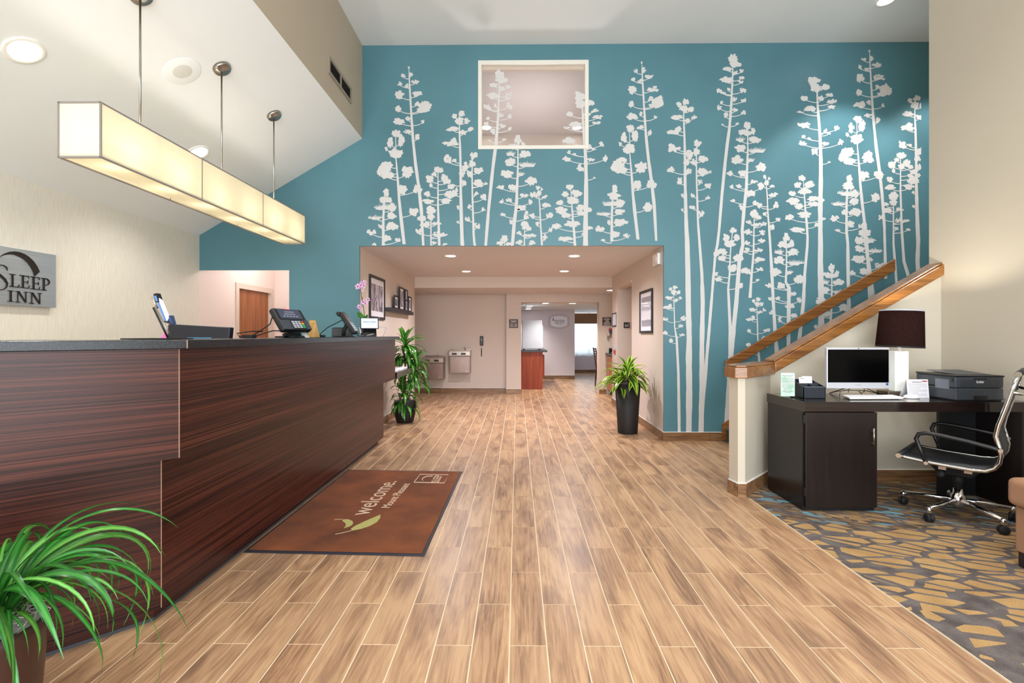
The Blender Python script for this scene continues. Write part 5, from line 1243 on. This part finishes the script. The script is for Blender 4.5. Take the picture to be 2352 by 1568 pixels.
a.set(a.ramp(f, [(.36, '#3a3236'), (.5, '#8f8590'), (.58, '#c9c2cc'), (.66, '#544a4e')]), .5); M_ART1 = a.m
ya, yb_ = P(850.4, 680, X=XCL + .02).y, P(884.8, 690, X=XCL + .02).y
wall_frame('picture_frame', 'large black framed flower photograph on the left corridor wall', 'picture', XCL, 1, ya, yb_, P(884, 735, X=XCL + .02).z, P(850.4, 628.7, X=XCL + .02).z, .035, (.05, .075), M_ART1)
a = N('shore_photo_print'); sp_ = a.n('ShaderNodeSeparateXYZ'); geo = a.n('ShaderNodeNewGeometry'); a.l(geo.outputs['Position'], sp_.inputs[0])
zz0, zz1 = P(1468, 765, X=XCR - .02).z, P(1468, 671, X=XCR - .02).z
f = a.math('DIVIDE', a.math('SUBTRACT', sp_.outputs[2], zz0), zz1 - zz0)
f = a.math('ADD', f, a.math('MULTIPLY', a.math('SUBTRACT', a.noise(a.coord((1, 1, 1), 'World'), 9, 3), .5), .06))
a.set(a.ramp(f, [(.12, '#98949c'), (.30, '#8b8791'), (.32, '#f0edf0'), (.5, '#efeef2'), (.56, '#b5b2ba'), (.7, '#dcdae0'), (.74, '#8d8792'), (.9, '#a09aa4')]), .5); M_ART2 = a.m
wall_frame('picture_frame', 'black framed pale seascape photograph above the tall planter', 'picture', XCR, -1, P(1497, 700, X=XCR - .02).y, P(1468.5, 700, X=XCR - .02).y, zz0 + .0, zz1 + .0, .032, (.05, .06), M_ART2)
wall_frame('notice_frame', 'small black framed notice beside the restroom alcove', 'notice', XCR, -1, P(1415.5, 730, X=XCR - .012).y, P(1406, 730, X=XCR - .012).y, P(1406, 750, X=XCR - .012).z, P(1406, 719.5, X=XCR - .012).z, .02, (.03, .03), M_PAPERW, .014)
# floating shelf with four little frames
xs_ = XCL + .1
y0, y1 = P(897, 712, X=xs_).y, P(950, 716, X=xs_).y; z0, z1 = P(897, 714, X=xs_).z, P(897, 705.5, X=xs_).z
tag(MB().box(XCL + .0005, xs_, y0, y1, z0, z1).build('wall_shelf', M_DWOOD, bevel=.003), 'dark floating shelf on the left corridor wall', 'shelf')
for i, (xa, xb, ht, dpt, lb) in enumerate(((907, 916, 677, .04, 'small black photo frame at the near end of the floating shelf'), (919, 929, 658, .035, 'tallest black photo frame on the floating shelf'), (931.5, 937.5, 664, .04, 'narrow black two-picture frame third along the floating shelf'), (939, 946, 680, .045, 'small black photo frame at the far end of the floating shelf'))):
    xw = XCL + dpt; fy0, fy1 = P(xa, 690, X=xw + .02).y, P(xb, 690, X=xw + .02).y; zt = P(xa, ht, X=xw + .02).z
    fo = thing('photo_frame', lb, 'photo frame', (xw, (fy0 + fy1) / 2, z1), 'photo frames on the floating shelf')
    zb0 = z1 + .0006; fw_ = .025
    for b in ((fy0, fy1, zb0, zb0 + fw_), (fy0, fy1, zt - fw_, zt), (fy0, fy0 + fw_, zb0 + fw_, zt - fw_), (fy1 - fw_, fy1, zb0 + fw_, zt - fw_)): MB().box(xw, xw + .018, *b).build('frame_side', M_DWOOD, fo)
    MB().box(xw, xw + .007, fy0 + fw_, fy1 - fw_, zb0 + fw_, zt - fw_).build('mat_board', M_PAPERW, fo)
    if i == 2:
        zm_ = (zb0 + zt) / 2; MB().box(xw, xw + .018, fy0 + fw_, fy1 - fw_, zm_ - .02, zm_ + .02).build('frame_side', M_DWOOD, fo)
        for c in ((zb0 + fw_ + .015, zm_ - .035), (zm_ + .035, zt - fw_ - .015)): MB().box(xw + .007, xw + .008, fy0 + fw_ + .012, fy1 - fw_ - .012, *c).build('print', M_ART1, fo)
    else: MB().box(xw + .007, xw + .008, fy0 + fw_ + .02, fy1 - fw_ - .02, zb0 + fw_ + .03, zt - fw_ - .03).build('print', M_ART1, fo)
    MB().prism([(xw, (fy0 + fy1) / 2 - .02, zb0), (xw - .02, (fy0 + fy1) / 2 - .02, zb0), (xw, (fy0 + fy1) / 2 - .02, zb0 + .12)], (0, .04, 0)).build('easel_back', M_BLACK, fo)
# alarm strobe, restroom plate, card plate
q0, q1 = P(1513, 600, X=XCR - .03), P(1500.5, 600, X=XCR - .03)
sb = thing('alarm_strobe', 'white alarm strobe box high on the right corridor wall', 'alarm', (XCR, (q0.y + q1.y) / 2, 2.2))
zz = (P(1500.5, 614, X=XCR - .03).z, P(1500.5, 585.5, X=XCR - .03).z)
MB().box(XCR - .012, XCR - .0005, q0.y - .02, q1.y, zz[0], zz[1]).build('back_plate', M_LGREY, sb); MB().box(XCR - .045, XCR - .012, q0.y, q1.y - .02, zz[0] + .01, zz[1] - .01).build('strobe_body', M_WHITE, sb, bevel=.006)
MB().box(XCR - .05, XCR - .045, q0.y + .05, q1.y - .07, zz[0] + .05, zz[1] - .05).build('strobe_lens', M('clear_lens', '#f4f3ef', .15), sb)
def plate(name, label, x0, x1, z0, z1, y, lines, mat_p=M_PLATE, pict=False):
    o = thing(name, label, 'sign', ((x0 + x1) / 2, y, (z0 + z1) / 2))
    MB().box(x0, x1, y - .008, y - .0005, z0, z1).build('plate', mat_p, o, bevel=.0015)
    h = z1 - z0; w = x1 - x0
    for (u0, u1, v0, v1) in lines: MB().box(x0 + w * u0, x0 + w * u1, y - .0092, y - .008, z0 + h * v0, z0 + h * v1).build('text_mark', M_PLATET, o)
    return o
yy = al1 - .0005
a0, a1 = P(1432.5, 753, Y=yy), P(1446, 740, Y=yy)
rs = plate('restroom_sign', 'small black restroom plate inside the corridor alcove', a0.x, a1.x, a0.z, a1.z, yy, [(.2, .36, .2, .55), (.46, .62, .2, .55), (.74, .82, .2, .85), (.24, .32, .6, .74), (.5, .58, .6, .74)], M_BLACK)
a0, a1 = P(1169.5, 753, Y=YP), P(1190, 733, Y=YP)
plate('corridor_sign', 'dark plate with pale text on the pillar left of the doorway', a0.x, a1.x, a0.z, a1.z, YP, [(.15, .85, .78, .86), (.2, .8, .66, .74), (.08, .92, .55, .57), (.1, .45, .40, .47), (.55, .9, .40, .47), (.1, .45, .26, .33), (.55, .9, .26, .33), (.12, .5, .12, .19), (.55, .88, .12, .19)])
a0, a1 = P(1383.5, 748, Y=YP), P(1404, 728.5, Y=YP)
plate('corridor_sign', 'dark plate crowded with pale text on the pier right of the doorway', a0.x, a1.x, a0.z, a1.z, YP, [(.2, .8, .84, .9), (.12, .88, .72, .8), (.3, .7, .6, .68), (.35, .75, .48, .56), (.2, .85, .36, .44), (.1, .9, .24, .32), (.15, .9, .13, .2), (.08, .92, .04, .09)])
kp = thing('wall_reader', 'small grey and red wall plate beside the alcove corner', 'wall plate', (XCR, P(1413, 800, X=XCR).y, 1.1))
yk0, yk1 = P(1414.5, 800, X=XCR).y, P(1411, 800, X=XCR).y; zk = [P(1412, v, X=XCR).z for v in (812, 803, 794)]
MB().box(XCR - .02, XCR - .0005, yk0, yk1, zk[1], zk[2]).build('upper_plate', M_LGREY, kp, bevel=.003); MB().box(XCR - .02, XCR - .0005, yk0, yk1, zk[0], zk[1]).build('lower_plate', M('faded_red', '#b9483f', .5), kp, bevel=.003)

# drinking fountains and courtesy phone
def fountain(xa, xb, ya_, yb2, label, dpt):
    yf = YF - dpt
    p0, p1 = P(xa, yb2, Y=yf), P(xb, ya_, Y=yf); x0, x1, z0, z1 = p0.x, p1.x, p0.z, p1.z; h = z1 - z0; w = x1 - x0
    o = thing('drinking_fountain', label, 'drinking fountain', ((x0 + x1) / 2, YF, z0), 'drinking fountains')
    zb3 = z0 + h * .72
    MB().box(x0 + .02, x1 - .01, yf + .03, YF - .0005, z0, zb3).build('cabinet', M_STEEL, o, bevel=.006)
    MB().box(x0 + .045, x1 - .035, yf + .022, yf + .03, z0 + .03, zb3 - .02).build('front_panel', M_STEEL, o, bevel=.003)
    MB().box(x0, x1, yf, YF - .0005, zb3 + .004, z1 - .03).build('head', M_STEELL, o, bevel=.01)
    for c in (.26, .68):
        MB().box(x0 + w * c - .062, x0 + w * c + .062, yf - .004, yf + .004, zb3 + .025, zb3 + .085).build('push_bar', M_STEELL, o, bevel=.004)
        MB().box(x0 + w * c - .05, x0 + w * c + .05, yf - .006, yf - .003, zb3 + .034, zb3 + .074).build('push_bar_insert', M_BLACK, o)
    MB().prism([(x0, yf, z1 - .03), (x1, yf, z1 - .03), (x1, YF - .02, z1 - .03), (x0, YF - .02, z1 - .03)], (0, 0, .012)).build('basin_rim', M_STEELL, o, bevel=.004)
    MB().box(x0 + .03, x1 - .03, yf + .03, YF - .05, z1 - .019, z1 - .017).build('basin', M_STEEL, o)
    MB().box(x0, x1, YF - .02, YF - .0005, z1 - .03, z1 + .01).build('splash_back', M_STEEL, o, bevel=.003)
    xb_ = x0 + w * .74; MB().tube([(xb_, yf + .1, z1 - .02), (xb_, yf + .1, z1 + .03), (xb_ - .012, yf + .09, z1 + .05), (xb_ - .03, yf + .08, z1 + .045)], .009, 8).build('bubbler', M_CHROME, o)
    MB().box(x1 - .11, x1 - .055, yf + .0185, yf + .0225, z0 + .04, z0 + .055).build('badge', M_STEELL, o)
fountain(1030.5, 1080, 803, 857, 'stainless drinking fountain mounted higher beside the wall phone', .30)
fountain(969, 1018, 819, 871.5, 'stainless drinking fountain mounted lower partly behind the cane plant', .40)
wp = thing('wall_phone', 'black handset wall phone with dangling cord by the fountains', 'phone', (P(1106, 790, Y=YF).x, YF, 1.2))
a0, a1 = P(1102.3, 793.5, Y=YF - .04), P(1110, 771.5, Y=YF - .04)
MB().box(a0.x, a1.x, YF - .045, YF - .0005, a0.z, a1.z).build('handset', M_BLACK, wp, bevel=.014, seg=3)
c = (a0.x + a1.x) / 2; MB().box(c - .014, c + .0, YF - .048, YF - .044, a1.z - .085, a1.z - .06).build('key_light', M_LGREY, wp); MB().box(c - .004, c + .012, YF - .048, YF - .044, a1.z - .11, a1.z - .095).build('key_light', M_LGREY, wp)
zc = [P(1106, v, Y=YF).z for v in (793.5, 799, 818)]
MB().tube([(c, YF - .02, zc[0]), (c - .003, YF - .02, zc[1])], .004, 6).build('cord', M_LGREY, wp)
MB().tube([(c - .003 + .008 * math.sin(i * 1.3), YF - .02 + .008 * math.cos(i * 1.3), zc[1] + (zc[2] - zc[1]) * i / 40) for i in range(41)], .0055, 6).build('coiled_cord', M_BLACK, wp)

# oak coffee cabinet to the right of the doorway
ocx = 1.955; oc0, oc1 = 9.75, YP - .02
ob = thing('oak_cabinet', 'low oak cabinet with dark top beside the right pier', 'cabinet', (2.2, 10.1, 0))
MB().box(ocx + .02, 2.55, oc0, oc1, .1, .86).build('carcass', M_OAKC, ob); MB().box(ocx + .07, 2.55, oc0 + .01, oc1, .0005, .1).build('plinth', M_BLACK, ob)
for y in (oc0 + .01, (oc0 + oc1) / 2 + .005):
    y2 = y + (oc1 - oc0) / 2 - .015
    d_ = MB().box(ocx, ocx + .02, y, y2, .12, .66).build('door', M_OAKC, ob, bevel=.004); MB().box(ocx - .006, ocx, y + .06, y2 - .06, .18, .60).build('door_panel', M_OAKC, d_, bevel=.005)
    e_ = MB().box(ocx, ocx + .02, y, y2, .68, .84).build('drawer', M_OAKC, ob, bevel=.004); MB().lathe([(.008, 0), (.014, .02), (.0, .024)], (0, 0, 0), 12, m=Matrix.Translation((ocx, (y + y2) / 2, .76)) @ Matrix.Rotation(-math.pi / 2, 4, 'Y'), cap=False).build('knob', M_NICKEL, e_)
MB().box(ocx - .03, 2.56, oc0 - .01, oc1, .86, .90).build('top', M_GRAN, ob, bevel=.004); MB().box(ocx + .05, 2.56, oc1 - .02, oc1, .90, 1.0).build('backsplash', M_GRAN, ob)
tag(MB().lathe([(.05, .0005), (.09, .012), (.1, .02), (.085, .018), (.0, .012)], (2.08, 10.3, .90), 20, cap=False).build('shallow_dish', M_LGREY), 'shallow pale dish on the oak cabinet top', 'dish')
a0 = P(1400, 763, Y=YP); dp = thing('wall_dispenser', 'small dark wall dispenser with red arm above the oak cabinet', 'dispenser', (a0.x, YP, a0.z))
MB().box(a0.x - .015, a0.x + .07, YP - .1, YP - .0005, a0.z - .03, a0.z + .09).build('body', M_DGREY, dp, bevel=.01); MB().box(a0.x - .04, a0.x + .04, YP - .12, YP - .1, a0.z + .05, a0.z + .08).build('red_arm', M('signal_red', '#b8353a', .4), dp, bevel=.006)
MB().lathe([(.03, -.09), (.035, -.04), (.02, .0)], (a0.x - .03, YP - .06, a0.z - .01), 14).build('pouch', M('beige_pouch', '#b8a899', .6), dp)

# breakfast room
bc0, bc1 = P(1190, 850, Y=11.46).x, P(1246.5, 850, Y=11.46).x
bk = thing('serving_counter', 'cherry breakfast serving counter with dark granite top', 'counter', (.1, 12, 0))
MB().box(-.9, bc1, 11.46, 13.6, .0005, .885).build('cabinet', M_CHERRY, bk); MB().box(bc1, bc1 + .05, 11.62, 13.5, .3, .8).build('side_door', M_CHERRY, bk, bevel=.004)
MB().box(-.9, bc1 + .11, 11.43, 13.62, .885, .925).build('granite_top', M_GRAN, bk, bevel=.004)
j0, j1 = P(1199, 800, Y=11.6).x, P(1245.5, 740, Y=11.6).x; jz = P(1220, 735, Y=11.6).z
jd = thing('juice_dispenser', 'tall pale grey beverage dispenser on the serving counter', 'dispenser', ((j0 + j1) / 2, 11.9, .925))
MB().box(j0, j1, 11.6, 12.15, .955, jz).build('housing', M_LGREY, jd, bevel=.012); MB().box(j1 + .001, j1 + .012, 11.61, 11.75, 1.0, jz - .13).build('side_trim', M_WHITE, jd); MB().box(j1 + .012, j1 + .02, 11.64, 11.70, 1.15, 1.3).build('side_switch', M_DGREY, jd)
for x in (j0 + .03, j1 - .07): 
    for y in (11.64, 12.07): MB().box(x, x + .04, y, y + .04, .9255, .955).build('foot', M_BLACK, jd)
cm = thing('coffee_urn', 'dark coffee urn half hidden at the left of the beverage dispenser', 'urn', (j0 - .12, 11.75, .925))
MB().lathe([(.09, .0005), (.1, .02), (.1, .28), (.085, .31), (.05, .34), (.0, .35)], (j0 - .12, 11.75, .925), 24, cap=False).build('body', M_BLACK, cm); MB().lathe([(.102, .1), (.104, .12), (.102, .14)], (j0 - .12, 11.75, .925), 24, cap=False).build('steel_band', M_STEELL, cm)
# breakfast sign
c = P(1284, 738, Y=YR - .02); sw = P(1307, 738, Y=YR).x - P(1262, 738, Y=YR).x; shh = P(1284, 722.5, Y=YR).z - P(1284, 754.5, Y=YR).z
sgn = thing('breakfast_sign', 'pale oval-sided breakfast sign on the lilac wall', 'sign', (c.x, YR, c.z))
def shp(k):
    w, h = sw / 2 * k, shh / 2 * k; pts = []
    for t in range(9): u = -1 + 2 * t / 8; pts.append((w * u, h * (1 - .32 * u * u)))
    for t in range(5): u = 1 - 2 * t / 4; pts.append((w * (1 + .04 * (1 - u * u)), h * .68 * u))
    for t in range(9): u = 1 - 2 * t / 8; pts.append((w * u, -h * (1 - .32 * u * u)))
    for t in range(5): u = -1 + 2 * t / 4; pts.append((-w * (1 + .04 * (1 - u * u)), h * .68 * u))
    return [(c.x + x, 0, c.z + z) for x, z in pts]
for k, y, m_, nm in ((1, .016, M('sign_rim', '#51465a', .5), 'outer_rim'), (.97, .018, M_LILAC, 'face'), (.86, .0185, M('sign_rim_line', '#51465a', .5), 'inner_line'), (.835, .019, M('sign_face', '#e9e4ee', .5), 'inner_face')):
    MB().prism([(x, YR - y, z) for x, _, z in shp(k)], (0, y - .0006, 0)).build(nm, m_, sgn)
yt = YR - .0198
text('morning', .14, (c.x + sw * .02, yt, c.z + shh * .06), (1, 0, 0), (0, 0, 1), M('sign_brown', '#5b4a44', .6), sgn, fit=sw * .50)
text('MEDLEY', .07, (c.x - sw * .01, yt, c.z - shh * .13), (1, 0, 0), (0, 0, 1), M_DINK, sgn, fit=sw * .40)
MB().box(c.x - sw * .12, c.x + sw * .22, yt - .0005, yt, c.z - shh * .27, c.z - shh * .255).build('text_line', M_INK, sgn)
for u, l_ in ((-.33, .2), (-.27, -.12)):
    MB().prism([(c.x + sw * u, yt, c.z + shh * .02), (c.x + sw * (u + .02), yt, c.z + shh * .02), (c.x + sw * (u + (.05 if l_ > 0 else -.03)), yt, c.z + shh * .28), (c.x + sw * (u + (.02 if l_ > 0 else -.05)), yt, c.z + shh * .22)], (0, -.0006, 0)).build('leaf_mark', M_DINK, sgn)
# roman shade and sheer curtain
ysh = YW - .06
z0, z1 = P(1345, 743, Y=ysh).z, min(P(1345, 711, Y=ysh).z, ZB + .0)
rsd = thing('roman_shade', 'tan roman shade with horizontal folds over the breakfast window', 'window shade', (2.9, ysh, z1))
n = 3
for i in range(n):
    za, zb4 = z1 - (z1 - z0) * i / n, z1 - (z1 - z0) * (i + 1) / n
    MB().prism([(xr + .02, ysh - .004, za), (xr + .02, ysh - .03 - .008 * i, zb4), (xr + .02, ysh - .016, zb4 - .004), (xr + .02, ysh, za)], (2.6, 0, 0)).build('fold', M_ROMAN, rsd)
cu = MB(); nx = 120; z0, z1 = P(1345, 817, Y=ysh).z, z0 + .02; vs = []
for j in range(7):
    for i in range(nx + 1):
        u = i / nx; x = xr + .02 + 2.6 * u; vs.append((x, ysh + .02 + .018 * math.sin(u * 150) + .008 * math.sin(u * 61), z1 + (z0 - z1) * j / 6 + (.015 * math.sin(u * 40) if j == 6 else 0)))
cu.add(vs, [(j * (nx + 1) + i, j * (nx + 1) + i + 1, (j + 1) * (nx + 1) + i + 1, (j + 1) * (nx + 1) + i) for j in range(6) for i in range(nx)], True)
tag(cu.build('sheer_curtain', M_SHEER, recalc=False), 'white sheer curtain glowing below the tan roman shade', 'curtain')
# ladder-back chair
cy_ = 12.1; bx_ = P(1368, 880, Y=cy_).x
lc = thing('dining_chair', 'dark ladder-back dining chair half hidden behind the doorway pier', 'chair', (bx_ + .25, cy_, 0))
M_DCH = M('dark_chair_wood', '#4a2420', .4, var=.2)
def ht(y): return [(bx_ + .02, y, .0005), (bx_ + .05, y, .44), (bx_ + .03, y, .62), (bx_ - .03, y, .97)]
for y in (cy_ - .19, cy_ + .19): MB().tube(ht(y), [.014, .02, .018, .016], 8).build('back_post', M_DCH, lc)
for z, x in ((.94, -.025), (.88, -.013), (.82, -.002), (.76, .007), (.70, .017)): MB().box(bx_ + x - .008, bx_ + x + .008, cy_ - .19, cy_ + .19, z - .018, z + .018).build('back_slat', M_DCH, lc)
MB().box(bx_ + .03, bx_ + .46, cy_ - .21, cy_ + .21, .43, .47).build('seat', M('chair_seat', '#6a4a3e', .7), lc, bevel=.015)
for y in (cy_ - .18, cy_ + .18): MB().tube([(bx_ + .42, y, .0005), (bx_ + .42, y, .43)], [.013, .019], 8).build('front_leg', M_DCH, lc); MB().tube([(bx_ + .04, y, .2), (bx_ + .42, y, .2)], .009, 6).build('stretcher', M_DCH, lc)

# ---------------------------------------------------------------- ceiling: vent, speaker, recessed lights
v0, v1 = P(753.5, 150, X=XS).y, P(805.5, 220, X=XS).y; vz1 = P(753.5, 126, X=XS).z; vz0 = P(805.5, 239, X=XS).z
vt = thing('air_vent', 'louvred metal air vent high on the soffit wall', 'vent', (XS, (v0 + v1) / 2, (vz0 + vz1) / 2))
MB().box(XS + .0005, XS + .002, v0 + .02, v1 - .02, vz0 + .02, vz1 - .02).build('duct_opening', M_DARK, vt)
ym = (v0 + v1) / 2
for b in ((v0, v1, vz0, vz0 + .03), (v0, v1, vz1 - .03, vz1), (v0, v0 + .03, vz0 + .03, vz1 - .03), (v1 - .03, v1, vz0 + .03, vz1 - .03), (ym - .012, ym + .012, vz0 + .03, vz1 - .03)): MB().box(XS + .0008, XS + .014, *b).build('frame_side', M_GRILLE, vt)
for i in range(8):
    z = vz0 + .04 + i * (vz1 - vz0 - .08) / 7
    for (a0, a1) in ((v0 + .03, ym - .012), (ym + .012, v1 - .03)): MB().prism([(XS + .002, a0, z + .008), (XS + .011, a0, z - .004), (XS + .011, a0, z - .006), (XS + .002, a0, z + .006)], (0, a1 - a0, 0)).build('louvre', M('louvre_brown', '#5a4a3c', .5), vt)
A_SL = -math.atan(SL)
c = on_slope(418.5, 163)
spk = thing('ceiling_speaker', 'round white speaker grille flush in the sloped ceiling', 'speaker', c)
mm = R3(c, 0, 0, A_SL); MB().lathe([(.0, -.006), (.13, -.006), (.137, -.003), (.138, -.0006)], (0, 0, 0), 40, m=mm, cap=False).build('cover_plate', M_CEIL, spk)
mb = MB()
for i in range(9):
    for j in range(max(1, 6 * i)):
        t = 2 * math.pi * j / max(1, 6 * i); mb.lathe([(.0028, -.0066), (.0028, -.0061)], (.0078 * i * math.cos(t), .0078 * i * math.sin(t), 0), 5, m=mm, smooth=False)
MB().lathe([(.0, -.0064), (.07, -.0064), (.071, -.006)], (0, 0, 0), 32, m=mm, cap=False).build('grille', M('speaker_grille', '#d4d4ce', .7), spk)
mb.build('grille_holes', M('grille_hole', '#b3b3ae', .9), spk, kind='stuff')
def downlight(c, r, label, power, ang=0, group=None, col=(1, .95, .88), cone=120, blend=.8):
    o = thing('recessed_light', label, 'ceiling light', c, group); mm = R3(c, 0, 0, ang)
    MB().lathe([(r, -.0006), (r, -.005), (r * .97, -.008), (r * .76, -.005), (r * .74, -.003)], (0, 0, 0), 36, m=mm, cap=False).build('trim_ring', M_WHITE, o)
    MB().lathe([(.0, -.004), (r * .745, -.003)], (0, 0, 0), 32, m=mm, cap=False).build('lens', M_GLOW, o)
    if power: spot('downlight', mm @ Vector((0, 0, -.03)), power, cone, col, blend, r * .6)
    return o
downlight(on_slope(55, 116), .105, 'round recessed light in the sloped ceiling near the left edge', 60, A_SL, 'recessed lights in the sloped ceiling')
downlight(on_slope(456, 350), .105, 'round recessed light in the sloped ceiling behind the pendant lamp', 60, A_SL, 'recessed lights in the sloped ceiling')
for (x, y), nm in (((1035, 587.5), 'nearer left recessed light in the corridor ceiling'), ((1071, 623), 'farther left recessed light in the corridor ceiling'), ((1319, 587.5), 'nearer right recessed light in the corridor ceiling'), ((1296, 622.5), 'farther right recessed light in the corridor ceiling')):
    downlight(P(x, y, Z=ZC), .092, nm, 84, 0, 'recessed lights in the corridor ceiling', (.95, .92, 1), 155, .9)
downlight(P(1402, 666.5, Z=ZX), .09, 'recessed light in the low cross hall ceiling at right', 40)
for x, y, nm in ((1253, 696, 'left front recessed light in the breakfast room ceiling'), (1315, 696.3, 'right front recessed light in the breakfast room ceiling'), (1217, 705.5, 'nearest of three receding recessed lights in the breakfast room'), (1214.5, 709.8, 'middle of three receding recessed lights in the breakfast room'), (1213, 713, 'farthest of three receding recessed lights in the breakfast room')):
    p = P(x, y, Z=ZB)
    if x < 1230: p = P(x, y, Y={1217: 12.2, 1214.5: 13.0, 1213: 13.7}[x]); p.z = ZB
    downlight(p, .1, nm, 55, 0, 'recessed lights in the breakfast room')
for x, nm in ((1117, 'recessed light at left behind the upper window'), (1325, 'recessed light at right behind the upper window')):
    downlight(P(x, 293, Z=UZ), .1, nm, 55, 0, 'recessed lights behind the upper window')
downlight(P(2035, 1, Z=ZT), .1, 'recessed light in the high ceiling above the stairs', 105, 0, None, (1, .97, .95), 95, .4)
spot('stair_downlight', (5.05, 5.25, 4.8), 85, 95, (1, .97, .95), .4, .06)
